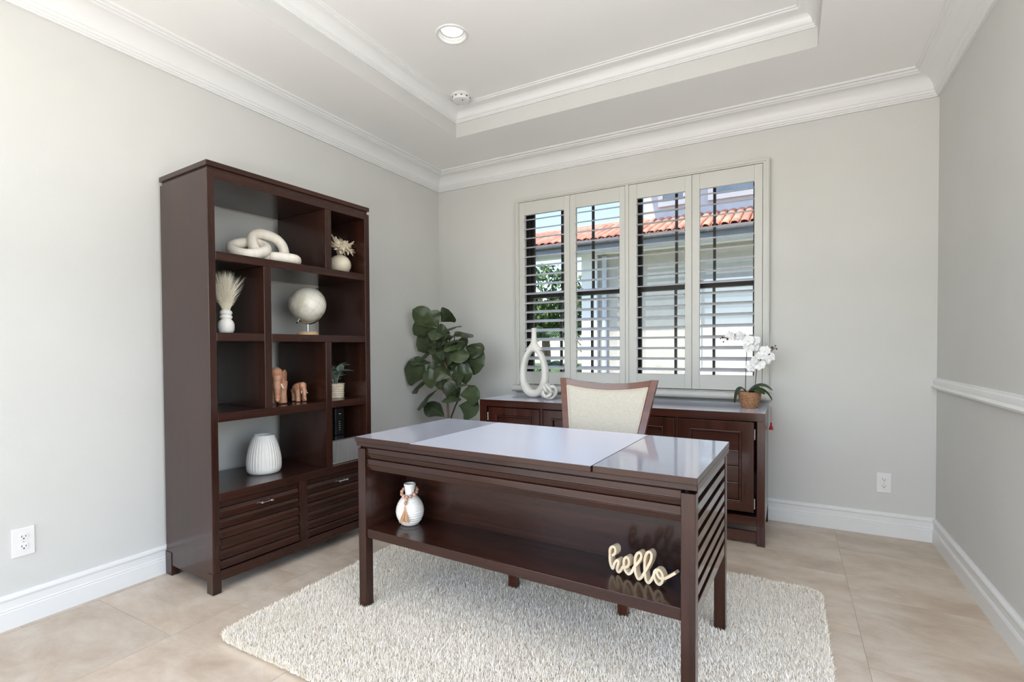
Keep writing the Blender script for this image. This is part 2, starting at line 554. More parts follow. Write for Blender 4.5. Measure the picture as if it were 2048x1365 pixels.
# floor with travertine tiles
floor = struct(B(-T, RW + T, -7.2, T * 0.9, -0.12, -0.0016).build('floor', 'grout'))
xs = [0.0, 0.047, 0.65, 1.253, 1.856, 2.459, 3.061, RW]
offs = [-2.9, -2.64, -2.365, -2.2, -2.02, -2.55, -2.173, -2.372]
for i in range(len(xs) - 1):
    x0, x1 = xs[i] + 0.0009, xs[i + 1] - 0.0009
    y = offs[i] - 0.603 * 5
    while y < 0:
        y0, y1 = max(y, RY), min(y + 0.603, 0.0)
        if y1 - y0 > 0.02:
            cx, cy = (x0 + x1) / 2, (y0 + y1) / 2
            B(x0 - cx, x1 - cx, y0 - cy + 0.0009, y1 - cy - 0.0009, -0.006, random.uniform(-0.0002, 0.0002)).build('tile', 'tile', floor, loc=(cx, cy, 0))
        y += 0.603

# walls
struct(B(-T, 0, RY - T, T, -0.1, 3.1).build('wall_left', 'wall'))
struct(G().ring((RY - T, T, -0.1, 3.1), (-4.85, -2.05, -0.02, 2.45), 'x', RW, RW + T).build('wall_right', 'wall'))  # unseen opening assumed here, lets the side light in
wbk = G().ring((0, RW, -0.1, 3.1), (0.862, 2.655, 0.848, 2.367), 'y', 0, T)
struct(wbk.build('wall_back', 'wall'))
struct(G().ring((0, RW, -0.1, 3.1), (0.03, RW - 0.03, -0.02, 2.66), 'y', RY - T, RY).build('wall_rear', 'wall'))  # wide opening made up to let the rear fill light in

# ceiling: lower ring, tray sides, tray top with holes for the cans
TX0, TX1, TY0, TY1 = 0.63, 2.937, -4.25, -0.614
ceil = struct(G().ring((0, RW, RY, 0), (TX0, TX1, TY0, TY1), 'z', CZ, 3.1).build('ceiling', 'ceil'))
struct(G().ring((TX0 - 0.001, TX1 + 0.001, TY0 - 0.001, TY1 + 0.001), (TX0 + 0.002, TX1 - 0.002, TY0 + 0.002, TY1 - 0.002), 'z', CZ + 0.0005, 2.86).build('wall_tray', 'wall'))
CANX, CANY = [1.149, 2.418], [-1.385, -3.479]
CR = 0.074
g = G()
xm, ym = (TX0 + TX1) / 2, (TY0 + TY1) / 2
for (rx0, rx1, ccx) in ((TX0, xm, CANX[0]), (xm, TX1, CANX[1])):
    for (ry0, ry1, ccy) in ((ym, TY1, CANY[0]), (TY0, ym, CANY[1])):
        angs = sorted([2 * PI * i / 40 for i in range(40)] + [math.atan2(yy - ccy, xx - ccx) % (2 * PI) for xx in (rx0, rx1) for yy in (ry0, ry1)])
        inn, out = [], []
        for a in angs:
            c, s_ = math.cos(a), math.sin(a)
            t = min(((rx1 - ccx) / c if c > 1e-9 else (rx0 - ccx) / c if c < -1e-9 else 9e9), ((ry1 - ccy) / s_ if s_ > 1e-9 else (ry0 - ccy) / s_ if s_ < -1e-9 else 9e9))
            inn.append((ccx + CR * c, ccy + CR * s_, TZ))
            out.append((ccx + t * c, ccy + t * s_, TZ))
        g.grid([inn + inn[:1], out + out[:1]])
struct(g.build('ceiling_tray', 'ceil'))
struct(B(TX0 - 0.05, TX1 + 0.05, TY0 - 0.05, TY1 + 0.05, 3.1, 3.2).build('ceiling_cap', 'ceil'))


def ring_sweep(name, prof, x0, x1, y0, y1, mat):
    g = G()
    rows = []
    for p, z in prof:
        rows.append([(x0 + p, y0 + p, z), (x1 - p, y0 + p, z), (x1 - p, y1 - p, z), (x0 + p, y1 - p, z), (x0 + p, y0 + p, z)])
    g.grid(rows)
    return struct(g.build(name, mat, smooth=True, angle=28))


def cove(p0, z0, p1, z1, n=7):
    return [(p0 + (p1 - p0) * (1 - math.cos(PI / 2 * i / n)), z0 + (z1 - z0) * math.sin(PI / 2 * i / n)) for i in range(n + 1)]


crown = [(0, 2.569), (0.014, 2.569), (0.014, 2.577), (0.020, 2.580), (0.020, 2.589), (0.026, 2.592), (0.030, 2.604)] + cove(0.034, 2.606, 0.104, 2.683) + [(0.112, 2.690), (0.120, 2.691), (0.120, 2.700), (0.134, 2.703), (0.134, 2.7152)]
ring_sweep('trim_1', crown, 0, RW, RY, 0, 'trim')
crown2 = [(0, 2.815), (0.011, 2.815), (0.011, 2.822), (0.016, 2.824), (0.016, 2.831), (0.022, 2.834)] + cove(0.026, 2.838, 0.078, 2.884) + [(0.084, 2.888), (0.090, 2.889), (0.090, 2.896), (0.099, 2.898), (0.099, 2.9052)]
ring_sweep('trim_2', crown2, TX0 + 0.002, TX1 - 0.002, TY0 + 0.002, TY1 - 0.002, 'trim')

base = [(0, 0), (0.017, 0), (0.017, 0.072), (0.0135, 0.076), (0.016, 0.081), (0.012, 0.086), (0.012, 0.116), (0.016, 0.120), (0.018, 0.127), (0.016, 0.134), (0.009, 0.139), (0.007, 0.1416), (0, 0.1416)]


def wall_strip(name, prof, side, s0, s1, m0=0, m1=0):
    rows = []
    for end, s_, mm in ((0, s0, m0), (1, s1, m1)):
        row = []
        for p, z in prof:
            q = s_ + (p * mm if end == 0 else -p * mm)
            row.append({'left': (p, q, z), 'right': (RW - p, q, z), 'back': (q, -p, z), 'rear': (q, RY + p, z)}[side])
        rows.append(row)
    return struct(G().grid(rows).build(name, 'trim', smooth=True, angle=28))


wall_strip('baseboard_left', base, 'left', RY, 0, 1, 1)
wall_strip('baseboard_back', base, 'back', 0, RW, 1, 1)
wall_strip('baseboard_right', base, 'right', -2.05, 0, 0, 1)
rail = [(0, 0.893), (0.012, 0.894), (0.014, 0.900), (0.024, 0.902), (0.027, 0.908), (0.022, 0.915), (0.017, 0.919), (0.019, 0.934), (0.016, 0.945), (0.009, 0.950), (0.009, 0.957), (0, 0.959)]
wall_strip('trim_3', rail, 'right', -2.05, 0, 0, 0)

# ------------------------------------------------------------------ windows behind the shutters
def window(n, x0, x1):
    z0, z1, zm = 0.850, 2.365, 1.585
    w = struct(G().ring((x0, x1, z0, z1), (x0 + 0.035, x1 - 0.035, z0 + 0.035, z1 - 0.035), 'y', 0.07, 0.15).build('window_%d' % n, 'black', bevel=0.003))
    for nm, a, b, yy in (('upper_sash', zm - 0.02, z1 - 0.034, 0.115), ('lower_sash', z0 + 0.034, zm + 0.025, 0.085)):
        s_ = G().ring((x0 + 0.034, x1 - 0.034, a, b), (x0 + 0.058, x1 - 0.058, a + 0.045, b - 0.045), 'y', yy - 0.014, yy + 0.014).build(nm, 'black', w, bevel=0.002)
        wd = (x1 - x0 - 0.09) / 3
        for k in (1, 2):
            B(x0 + 0.045 + wd * k - 0.009, x0 + 0.045 + wd * k + 0.009, yy - 0.010, yy + 0.010, a + 0.04, b - 0.04).build('muntin', 'black', s_)
        B(x0 + 0.055, x1 - 0.055, yy - 0.002, yy + 0.002, a + 0.042, b - 0.042).build('pane', 'glass', s_)
    for k in (-0.05, 0.05):
        B((x0 + x1) / 2 + k - 0.012, (x0 + x1) / 2 + k + 0.012, 0.055, 0.072, zm + 0.026, zm + 0.036).build('sash_lock', 'whiteplastic', w)


window(1, 0.866, 1.752)
window(2, 1.778, 2.652)
struct(B(1.7525, 1.7775, 0.05, T, 0.85, 2.365).build('window_3', 'black'))

# shutter frame fixed to the wall, sill and apron
fr = G().ring((0.822, 2.698, 0.842, 2.376), (0.8525, 2.6585, 0.8425 + 0.004, 2.3445), 'y', -0.046, 0.0)
fo = struct(fr.build('trim_4', 'shut', bevel=0.003))
G().ring((0.830, 2.690, 0.8425, 2.366), (0.842, 2.677, 0.8435, 2.355), 'y', -0.052, -0.046).build('bead', 'shut', fo, bevel=0.002)
B(1.7455, 1.7715, -0.046, 0.0, 0.847, 2.3440).build('center_post', 'shut', fo, bevel=0.002)
sill = [(-0.0, 0.790), (-0.075, 0.790), (-0.086, 0.795), (-0.092, 0.806), (-0.092, 0.822), (-0.086, 0.834), (-0.072, 0.840), (0.0, 0.842)]
so = struct(G().prism(sill, 'x', 0.800, 2.712).build('trim_5', 'shut', smooth=True, angle=50))
G().prism([(0, 0.742), (-0.016, 0.742), (-0.022, 0.752), (-0.022, 0.770), (-0.030, 0.778), (-0.036, 0.7895), (0, 0.7895)], 'x', 0.815, 2.697).build('apron', 'shut', so, smooth=True, angle=35)

# ------------------------------------------------------------------ louvred shutter panels
def shutter(x0, x1, ox0, ox1, tilt, label):
    z0, z1 = 0.852, 2.3415
    t = thing('shutter_panel', label, 'shutter', (x0, -0.03, z0), 0, 'louvred shutter panels over the window')
    w, h = x1 - x0, z1 - z0
    a, b = ox0 - x0, ox1 - x0
    B(0, a, -0.015, 0.015, 0, h).build('stile', 'shut', t, bevel=0.002)
    B(b, w, -0.015, 0.015, 0, h).build('stile', 'shut', t, bevel=0.002)
    B(a, b, -0.014, 0.014, 0, 0.953 - z0).build('rail', 'shut', t, bevel=0.002)
    B(a, b, -0.014, 0.014, 2.235 - z0, h).build('rail', 'shut', t, bevel=0.002)
    prof = [(0.0435 * math.cos(2 * PI * k / 12), 0.0052 * math.sin(2 * PI * k / 12)) for k in range(12)]
    me = G().prism(prof, 'x', a + 0.002, b - 0.002).mesh('louver', True, 60)
    me.materials.append(M['louver'])
    for k in range(17):
        place('louver', me, None, t, loc=(0, 0, 0.988 + 0.07556 * k - z0), rot=(math.radians(tilt), 0, 0))
    for zz in (0.12, 0.70, 1.32):
        xx = 0.0 if label.find('hinge') < 0 else w
    return t


shutter(0.8555, 1.3035, 0.907, 1.256, 17, 'white louvred shutter panel behind the oval ceramic vase')
shutter(1.3055, 1.7440, 1.356, 1.702, 17, 'white louvred shutter panel between the oval-vase panel and the center post')
shutter(1.7730, 2.2155, 1.832, 2.170, 8, 'white louvred shutter panel straight behind the chair, beside the center post')
shutter(2.2175, 2.6565, 2.268, 2.608, 15, 'white louvred shutter panel behind the white orchid')


# ------------------------------------------------------------------ recessed lights, smoke detector, outlets
def can(x, y, label):
    t = thing('recessed_light', label, 'ceiling light', (x, y, TZ), 0, 'recessed ceiling lights in the tray')
    G().lathe([(0.073, 0.004), (0.073, -0.001), (0.078, -0.006), (0.088, -0.006), (0.093, -0.0015), (0.093, 0.0)], 48, cap=False).build('trim_ring', 'whiteplastic', t, smooth=True)
    G().lathe([(0.0735, 0.002), (0.070, 0.012), (0.068, 0.022), (0.064, 0.024), (0.062, 0.070), (0.054, 0.078), (0.052, 0.100)], 48, cap=False,
              flute=lambda a, k, z: 1 - 0.012 * (1 + math.cos(24 * a)) * (1 if 1 <= k <= 4 else 0)).build('reflector', 'reflector', t, smooth=True)
    G().lathe([(0.002, 0.080), (0.053, 0.080), (0.053, 0.084), (0.002, 0.084)], 40).build('lens', 'lens', t)
    l = lamp('can_lamp', 'AREA', (0, 0, 0.0785), CAN_W, (1.0, 0.965, 0.91), shape='DISK', size=0.10)
    l.parent = t
    return t


CAN_W = 0.25
can(CANX[0], CANY[0], 'lit recessed ceiling light near the smoke detector')
can(CANX[1], CANY[0], 'recessed ceiling light over the desk end near the chair-rail wall')  # this can and those below are assumed, out of view
can(CANX[0], CANY[1], 'recessed ceiling light over the open floor beside the bookcase')
can(CANX[1], CANY[1], 'recessed ceiling light over the room entry')

t = thing('smoke_detector', 'round white smoke detector in the corner of the tray ceiling', 'smoke detector', (0.806, -0.80, TZ))
G().lathe([(0.067, 0.0), (0.070, -0.004), (0.070, -0.012), (0.066, -0.016)], 40).build('base_ring', 'whiteplastic', t, smooth=True)
G().lathe([(0.062, -0.0165), (0.062, -0.026), (0.056, -0.037), (0.040, -0.042), (0.004, -0.043)], 40).build('cover', 'whiteplastic', t, smooth=True, angle=30)
for k in range(10):
    a = 2 * PI * k / 10
    B(-0.006, 0.006, 0.0615, 0.0632, -0.025, -0.019).build('vent_slot', 'slot', t, rot=(0, 0, a))
G().sphere((0.024, -0.018, -0.043), 0.004).build('test_button', 'slot', t)


def outlet(loc, rz, label):
    t = thing('wall_outlet', label, 'outlet', loc, rz, 'white duplex outlets')
    B(-0.037, 0.037, -0.006, 0, -0.060, 0.060).build('plate', 'whiteplastic', t, bevel=0.003)
    for zz in (-0.0205, 0.0205):
        r = G().prism([(0.0165 * math.cos(2 * PI * k / 20), zz + max(-0.0125, min(0.0125, 0.0165 * math.sin(2 * PI * k / 20)))) for k in range(20)], 'y', -0.0085, -0.005).build('receptacle', 'whiteplastic', t, bevel=0.001)
        B(-0.0075, -0.0055, -0.0092, -0.008, zz - 0.001, zz + 0.007).build('slot', 'slot', r)
        B(0.0055, 0.0075, -0.0092, -0.008, zz - 0.001, zz + 0.006).build('slot', 'slot', r)
        G().prism([(0.0027 * math.cos(2 * PI * k / 10), zz - 0.0065 + 0.0027 * math.sin(2 * PI * k / 10)) for k in range(10)], 'y', -0.0092, -0.008).build('ground_hole', 'slot', r)
    G().prism([(0.0028 * math.cos(2 * PI * k / 10), 0.0028 * math.sin(2 * PI * k / 10)) for k in range(10)], 'y', -0.0072, -0.005).build('screw', 'chrome', t)
    return t


outlet((3.315, 0, 0.319), 0, 'white duplex outlet on the wall beyond the credenza')
outlet((0, -2.88, 0.344), PI / 2, 'white duplex outlet on the wall beside the tall bookcase')

# ================================================================== RUG
RX0, RX1, RY0, RY1 = 0.835, 2.945, -2.575, -1.045
def rug():
    rad = 0.07
    poly = []
    for cx, cy, a0 in ((RX1 - rad, RY1 - rad, 0), (RX0 + rad, RY1 - rad, PI / 2), (RX0 + rad, RY0 + rad, PI), (RX1 - rad, RY0 + rad, 1.5 * PI)):
        for k in range(7):
            a = a0 + PI / 2 * k / 6
            poly.append((cx + rad * math.cos(a), cy + rad * math.sin(a)))
    t = thing('shag_rug', 'cream shag rug with deep pile under the desk', 'rug', (0, 0, 0))
    mid_ = Vector(((RX0 + RX1) / 2, (RY0 + RY1) / 2))
    poly = [(mid_.x + (px - mid_.x) * 0.985, mid_.y + (py - mid_.y) * 0.98) for px, py in poly]
    G().prism(poly, 'z', 0.0005, 0.012).build('backing', 'rug', t)
    rng = np.random.default_rng(3)
    n = 460000
    x = rng.uniform(RX0, RX1, n)
    y = rng.uniform(RY0, RY1, n)
    dx = np.maximum(np.maximum(RX0 + rad - x, x - (RX1 - rad)), 0)
    dy = np.maximum(np.maximum(RY0 + rad - y, y - (RY1 - rad)), 0)
    keep = (dx ** 2 + dy ** 2) < rad ** 2
    # no pile where the furniture legs stand
    for lx, ly in FEET:
        keep &= ~((abs(x - lx) < 0.022) & (abs(y - ly) < 0.022))
    x, y = x[keep], y[keep]
    n = len(x)
    fx = np.sin(x * 23 + 1.3 * np.sin(y * 17)) + np.sin(y * 31 + x * 9)
    ang = fx * 0.5 + rng.uniform(-PI, PI, n)
    lean = rng.uniform(0.25, 1.05, n)
    ln = rng.uniform(0.018, 0.030, n)
    w = rng.uniform(0.0008, 0.0015, n)
    ca, sa = np.cos(ang), np.sin(ang)
    px, py = -sa * w, ca * w
    V = np.zeros((n, 5, 3), np.float32)
    z0 = 0.010
    hx, hz = np.sin(lean * 0.55) * ln * 0.55, np.cos(lean * 0.55) * ln * 0.55
    tx, tz = hx + np.sin(lean * 1.25) * ln * 0.45, hz + np.cos(np.minimum(lean * 1.25, 1.45)) * ln * 0.45
    V[:, 0] = np.stack([x - px, y - py, np.full(n, z0)], 1)
    V[:, 1] = np.stack([x + px, y + py, np.full(n, z0)], 1)
    V[:, 2] = np.stack([x + px * 1.2 + ca * hx, y + py * 1.2 + sa * hx, z0 + hz], 1)
    V[:, 3] = np.stack([x - px * 1.2 + ca * hx, y - py * 1.2 + sa * hx, z0 + hz], 1)
    V[:, 4] = np.stack([x + ca * tx, y + sa * tx, z0 + tz], 1)
    me = bpy.data.meshes.new('pile')
    me.vertices.add(n * 5)
    me.vertices.foreach_set('co', V.reshape(-1))
    ii = np.arange(n)[:, None] * 5
    loops = np.concatenate([ii + np.array([0, 1, 2, 3]), ii + np.array([3, 2, 4])], 1).reshape(-1)
    me.loops.add(n * 7)
    me.loops.foreach_set('vertex_index', loops.astype(np.int32))
    me.polygons.add(n * 2)
    st = (np.arange(n)[:, None] * 7 + np.array([0, 4])).reshape(-1)
    me.polygons.foreach_set('loop_start', st.astype(np.int32))
    me.update(calc_edges=True)
    me.validate()
    o = place('pile', me, 'pile', t)
    o['kind'] = 'stuff'


# ================================================================== DESK
DTH = -0.0356
DC = Vector((1.8833, -1.8528, 0))
def dworld(a, b, z=0.0):
    return Vector((DC.x + a * math.cos(DTH) - b * math.sin(DTH), DC.y + a * math.sin(DTH) + b * math.cos(DTH), z))


DZ0 = 0.012
desk = thing('writing_desk', 'dark wood writing desk with open display shelf and slatted ends', 'desk', DC, DTH)
LA, LB = 0.679, 0.294   # leg centres
FEET = []
for sa in (-1, 1):
    for sb in (-1, 1):
        B(sa * LA - 0.021, sa * LA + 0.021, sb * LB - 0.021, sb * LB + 0.021, DZ0, 0.713).build('leg', 'dark_z', desk, bevel=0.002)
        w_ = dworld(sa * LA, sb * LB)
        FEET.append((w_.x, w_.y))
# top: two ends, inset writing panel, stepped under-top
top = B(-0.7065, 0.7065, -0.3175, 0.3175, 0.7235, 0.7425).build('under_top', 'dark_x', desk, bevel=0.002)
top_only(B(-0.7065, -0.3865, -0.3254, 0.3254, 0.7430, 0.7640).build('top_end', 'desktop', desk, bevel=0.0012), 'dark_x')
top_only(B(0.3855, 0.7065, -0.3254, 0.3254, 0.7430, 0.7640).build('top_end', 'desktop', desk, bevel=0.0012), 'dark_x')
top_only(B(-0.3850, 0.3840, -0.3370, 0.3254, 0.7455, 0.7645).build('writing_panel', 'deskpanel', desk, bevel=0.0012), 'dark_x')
# front apron: two overlapping tapered boards
for z0, z1 in ((0.6705, 0.7165), (0.6215, 0.6690)):
    G().prism([(-0.291, z0), (-0.300, z0), (-0.309, (z0 + z1) / 2 - 0.001), (-0.305, (z0 + z1) / 2 + 0.001), (-0.305, z1), (-0.291, z1)], 'x', -0.657, 0.657).build('apron_board', 'dark_x', desk, bevel=0.0012)
B(-0.657, 0.657, -0.290, -0.075, 0.6225, 0.7230).build('apron_core', 'dark_x', desk)
B(-0.6575, 0.6575, -0.3080, -0.0640, 0.3280, 0.3660).build('shelf', 'dark_x', desk, bevel=0.0015)
B(-0.6575, 0.6575, -0.0640, -0.0480, 0.3280, 0.7230).build('back_panel', 'dark_x', desk)
# slatted ends
for sa in (-1, 1):
    e_ = B(min(sa * 0.660, sa * 0.672), max(sa * 0.660, sa * 0.672), -0.2725, 0.2725, 0.332, 0.7230).build('end_panel', 'dark_y', desk)
    tops = [0.7125, 0.669, 0.619, 0.570, 0.522, 0.472, 0.423, 0.371]
    bots = [0.690, 0.641, 0.592, 0.543, 0.494, 0.445, 0.395, 0.330]
    for zt, zb in zip(tops, bots):
        B(min(sa * 0.6725, sa * 0.698), max(sa * 0.6725, sa * 0.698), -0.2725, 0.2725, zb, zt).build('slat', 'gloss_y', desk, bevel=0.0015)
# drawer pedestals on the sitter's side
for sa in (-1, 1):
    a0, a1 = sorted((sa * 0.350, sa * 0.6595))
    p_ = B(a0, a1, -0.0475, 0.298, 0.330, 0.7230).build('pedestal', 'dark_x', desk)
    for k in range(2):
        z0 = 0.342 + k * 0.19
        d_ = B(a0 + 0.012, a1 - 0.012, 0.2985, 0.312, z0, z0 + 0.178).build('drawer_front', 'dark_x', desk, bevel=0.002)
        G().tube([((a0 + a1) / 2 - 0.04, 0.3125, z0 + 0.10), ((a0 + a1) / 2 - 0.04, 0.330, z0 + 0.10), ((a0 + a1) / 2 + 0.04, 0.330, z0 + 0.10), ((a0 + a1) / 2 + 0.04, 0.3125, z0 + 0.10)], 0.004, 6).build('handle', 'chrome', d_)
B(-0.3495, 0.3495, 0.280, 0.298, 0.655, 0.7230).build('kneehole_rail', 'dark_x', desk, bevel=0.002)

# ------------------------------------------------------------------ chair behind the desk
CHX, CHY = 1.943, -1.395
chair = thing('desk_chair', 'reddish wood chair with oatmeal linen back, pushed in at the desk', 'chair', (CHX, CHY, 0), 0.0)
def chair_build():
    lz = 0.012
    # front legs (towards the desk)
    for s in (-1, 1):
        G().prism([(-0.020, -0.020), (0.020, -0.020), (0.020, 0.020), (-0.020, 0.020)], 'z', lz, 0.415).build('front_leg', 'cred_z', chair, loc=(s * 0.2615, -0.275, 0), bevel=0.003)
        FEET.append((CHX + s * 0.2615, CHY - 0.275))
    def side(z):
        # half width and depth of the back posts at height z
        t = (z - 0.45) / 0.51
        return 0.185 + 0.085 * max(0, t) ** 1.1, 0.185 + 0.135 * max(0, t) ** 1.05
    for s in (-1, 1):
        pts, rows = [], []
        for k in range(13):
            z = lz + (0.972 - lz) * k / 12
            if z < 0.45:
                hw, y = 0.185 + 0.02 * (0.45 - z), 0.185 + 0.16 * ((0.45 - z) / 0.45) ** 1.5
            else:
                hw, y = side(z)
            x = s * hw
            rows.append([(x - s * 0.0, y - 0.018, z), (x - s * 0.036, y - 0.018, z), (x - s * 0.036, y + 0.018, z), (x - s * 0.0, y + 0.018, z), (x, y - 0.018, z)])
        g = G().grid(rows)
        n = len(g.v)
        g.f.append((0, 1, 2, 3))
        g.f.append((n - 5, n - 4, n - 3, n - 2))
        g.build('back_leg', 'chairwood', chair, bevel=0.003)
        FEET.append((CHX + s * 0.176, CHY + 0.345))
    # curved top rail with a dip in the middle
    def rail_z(u):
        return 0.972 - 0.024 * (1 - u * u)
    def bow(u):
        return 0.020 * (1 - u * u)
    rows = []
    for k in range(25):
        u = -1 + 2 * k / 24
        zt = rail_z(u) - 0.001
        zb = zt - 0.034
        hw, y = side(0.955)
        x = u * (hw - 0.034)
        y += bow(u)
        rows.append([(x, y - 0.017, zt), (x, y - 0.020, zb), (x, y + 0.014, zb), (x, y + 0.017, zt), (x, y - 0.017, zt)])
    g = G().grid(rows)
    n = len(g.v)
    g.f += [(0, 1, 2, 3), (n - 5, n - 4, n - 3, n - 2)]
    g.build('top_rail', 'chairwood', chair, smooth=True, bevel=0.002)
    # upholstered back panel and its piping
    def panel(u, v, off):
        z0, z1 = 0.53, rail_z(u) - 0.038
        z = z0 + (z1 - z0) * v
        hw, y = side(z)
        return (u * (hw - 0.037), y + bow(u) * (0.3 + 0.7 * v) + off - 0.010 * (1 - u ** 4) * (1 - (2 * v - 1) ** 4), z)
    rows = [[panel(-1 + 2 * i / 20, j / 14, -0.010) for i in range(21)] for j in range(15)]
    G().grid(rows).build('back_cushion', 'linen', chair, smooth=True, solid=0.02)
    edge = [panel(-0.985, j / 14, -0.014) for j in range(15)] + [panel(-0.985 + 1.97 * i / 20, 1.0, -0.012) for i in range(21)] + [panel(0.985, 1 - j / 14, -0.014) for j in range(15)]
    G().tube([Vector(p) + Vector((0, -0.006, 0)) for p in edge], 0.0042, 6).build('piping', 'piping', chair, smooth=True)
    B(-0.150, 0.150, 0.180, 0.206, 0.497, 0.529).build('lower_rail', 'chairwood', chair, bevel=0.003)
    B(-0.281, 0.281, -0.297, 0.166, 0.4155, 0.445).build('seat_frame', 'chairwood', chair, bevel=0.004)
    rows = []
    for j in range(13):
        v = -1 + 2 * j / 12
        rows.append([(0.275 * (-1 + 2 * i / 16) * (1 - 0.1 * (v + 1) / 2), -0.066 + 0.226 * v, 0.4452 + 0.042 * (1 - (-1 + 2 * i / 16) ** 6) * (1 - v ** 6)) for i in range(17)])
    G().grid(rows).build('seat_cushion', 'linen', chair, smooth=True)
    for s in (-1, 1):
        B(s * 0.205 - 0.012, s * 0.205 + 0.012, -0.255, 0.215, 0.20, 0.225).build('stretcher', 'chairwood', chair, bevel=0.002)


chair_build()
rug()

# ================================================================== BOOKCASE
BTH = -0.0601
BO = Vector((0.0180, -2.3439, 0))
BD, BL = 0.4593, 0.9609
def bworld(u, v, z=0.0):
    return Vector((BO.x + u * math.cos(BTH) - v * math.sin(BTH), BO.y + u * math.sin(BTH) + v * math.cos(BTH), z))


bk = thing('bookcase', 'tall dark wood bookcase with open cubbies and two louvred drawers', 'bookcase', BO, BTH)
B(0, BD, 0, BL, 1.991, 2.0155).build('top', 'dark_y', bk, bevel=0.002)
B(0.010, BD - 0.012, 0.010, BL - 0.010, 1.9732, 1.9908).build('top_recess', 'dark_y', bk)
B(0.004, BD - 0.002, 0.002, 0.0365, 0.052, 1.973).build('side_panel', 'dark_z', bk, bevel=0.0025)
B(0.004, BD - 0.002, 0.9235, BL - 0.001, 0.052, 1.973).build('side_panel', 'dark_z', bk, bevel=0.0025)
def shelf(v0, v1, z0, z1, nm='shelf'):
    return B(0.006, BD - 0.0035, v0, v1, z0, z1).build(nm, 'dark_y', bk, bevel=0.0015)
shelf(0.037, 0.923, 1.938, 1.9728, 'upper_rail')
shelf(0.037, 0.923, 1.5635, 1.6030)
shelf(0.037, 0.2705, 1.1845, 1.2240)
shelf(0.3105, 0.923, 1.1845, 1.2240)
shelf(0.037, 0.6345, 0.8030, 0.8450)
shelf(0.6735, 0.923, 0.8060, 0.8450)
shelf(0.037, 0.923, 0.4270, 0.4680)
def divider(v0, v1, z0, z1):
    return B(0.006, BD - 0.0030, v0, v1, z0, z1).build('divider', 'dark_z', bk, bevel=0.0015)
divider(0.6405, 0.6810, 1.6033, 1.9377)
divider(0.2710, 0.3100, 0.8453, 1.5632)
divider(0.6350, 0.6730, 0.4683, 1.1842)
# base
B(BD - 0.045, BD - 0.0035, 0.037, 0.923, 0.056, 0.104).build('base_rail', 'dark_y', bk, bevel=0.0015)
B(0.006, BD - 0.05, 0.037, 0.923, 0.085, 0.104).build('cabinet_floor', 'dark_y', bk)
B(0.010, BD - 0.0035, 0.4585, 0.5045, 0.1043, 0.4268).build('center_stile', 'dark_z', bk, bevel=0.0015)
for (u0, u1) in ((0.002, 0.062), (BD - 0.052, BD + 0.001)):
    for (v0, v1) in ((-0.0015, 0.0395), (BL - 0.041, BL + 0.001)):
        B(u0, u1, v0, v1, 0.0005, 0.099 if u0 > 0.1 else 0.118).build('foot', 'dark_z', bk, bevel=0.002)
for v0, v1, hv in ((0.0395, 0.4565, 0.264), (0.5065, 0.9215, 0.735)):
    d_ = B(0.030, BD - 0.030, v0, v1, 0.1085, 0.4225).build('drawer', 'dark_y', bk)
    B(BD - 0.0295, BD - 0.016, v0, v1, 0.3975, 0.4225).build('top_strip', 'dark_y', d_, bevel=0.001)
    zz = [0.3965, 0.3485, 0.2995, 0.2510, 0.2015, 0.1535, 0.1085]
    for k in range(6):
        zt, zb = zz[k] - 0.0028, zz[k + 1] + 0.0022
        G().prism([(BD - 0.0295, zb), (BD - 0.0060, zb), (BD - 0.0040, zb + 0.004), (BD - 0.0085, zb + 0.026), (BD - 0.0190, zt), (BD - 0.0295, zt)], 'y', v0 + 0.001, v1 - 0.001).build('slat', 'dark_y', d_, bevel=0.0008)
    h_ = G().tube([(BD + 0.012, hv - 0.026, 0.378), (BD + 0.012, hv + 0.026, 0.378)], 0.0042, 8).build('handle', 'chrome', d_, smooth=True)
    for s in (-1, 1):
        B(BD - 0.010, BD + 0.017, hv + s * 0.026 - 0.006, hv + s * 0.026 + 0.006, 0.3725, 0.3835).build('handle_post', 'chrome', h_, bevel=0.0015)

# ================================================================== CREDENZA
CX0, CX1, CYF, CYB, CH = 0.782, 2.694, -0.549, -0.028, 0.764
cr = thing('credenza', 'long mahogany credenza with panelled doors under the window', 'credenza', (CX0, CYF, 0))
cw, cd = CX1 - CX0, CYB - CYF
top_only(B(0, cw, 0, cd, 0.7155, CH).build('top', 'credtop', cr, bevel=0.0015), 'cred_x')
for x0, x1 in ((0, 0.056), (cw - 0.042, cw)):
    B(x0, x1, 0, cd, 0.1145, 0.7152).build('end_panel', 'cred_z', cr, bevel=0.002)
for x0, x1 in ((0.4945, 0.5155), (0.9545, 0.9755), (1.4135, 1.4325)):
    B(x0, x1, 0.012, cd - 0.01, 0.1645, 0.7152).build('partition', 'cred_z', cr, bevel=0.0015)
B(0.0565, cw - 0.0425, 0.012, cd - 0.002, 0.150, 0.1642).build('cabinet_floor', 'cred_x', cr)
B(0.0565, cw - 0.0425, 0.002, 0.028, 0.1145, 0.1640).build('base_rail', 'cred_x', cr, bevel=0.002)
B(0.0565, cw - 0.0425, cd - 0.02, cd - 0.003, 0.1645, 0.7152).build('back_panel', 'cred_x', cr)
for x0, x1 in ((-0.001, 0.045), (cw - 0.043, cw + 0.001)):
    for y0, y1 in ((-0.001, 0.045), (cd - 0.045, cd)):
        B(x0, x1, y0, y1, 0.0005, 0.1142).build('foot', 'cred_z', cr, bevel=0.002)
B(0.0455, cw - 0.0435, 0.020, 0.040, 0.010, 0.074).build('stretcher', 'cred_x', cr, bevel=0.002)
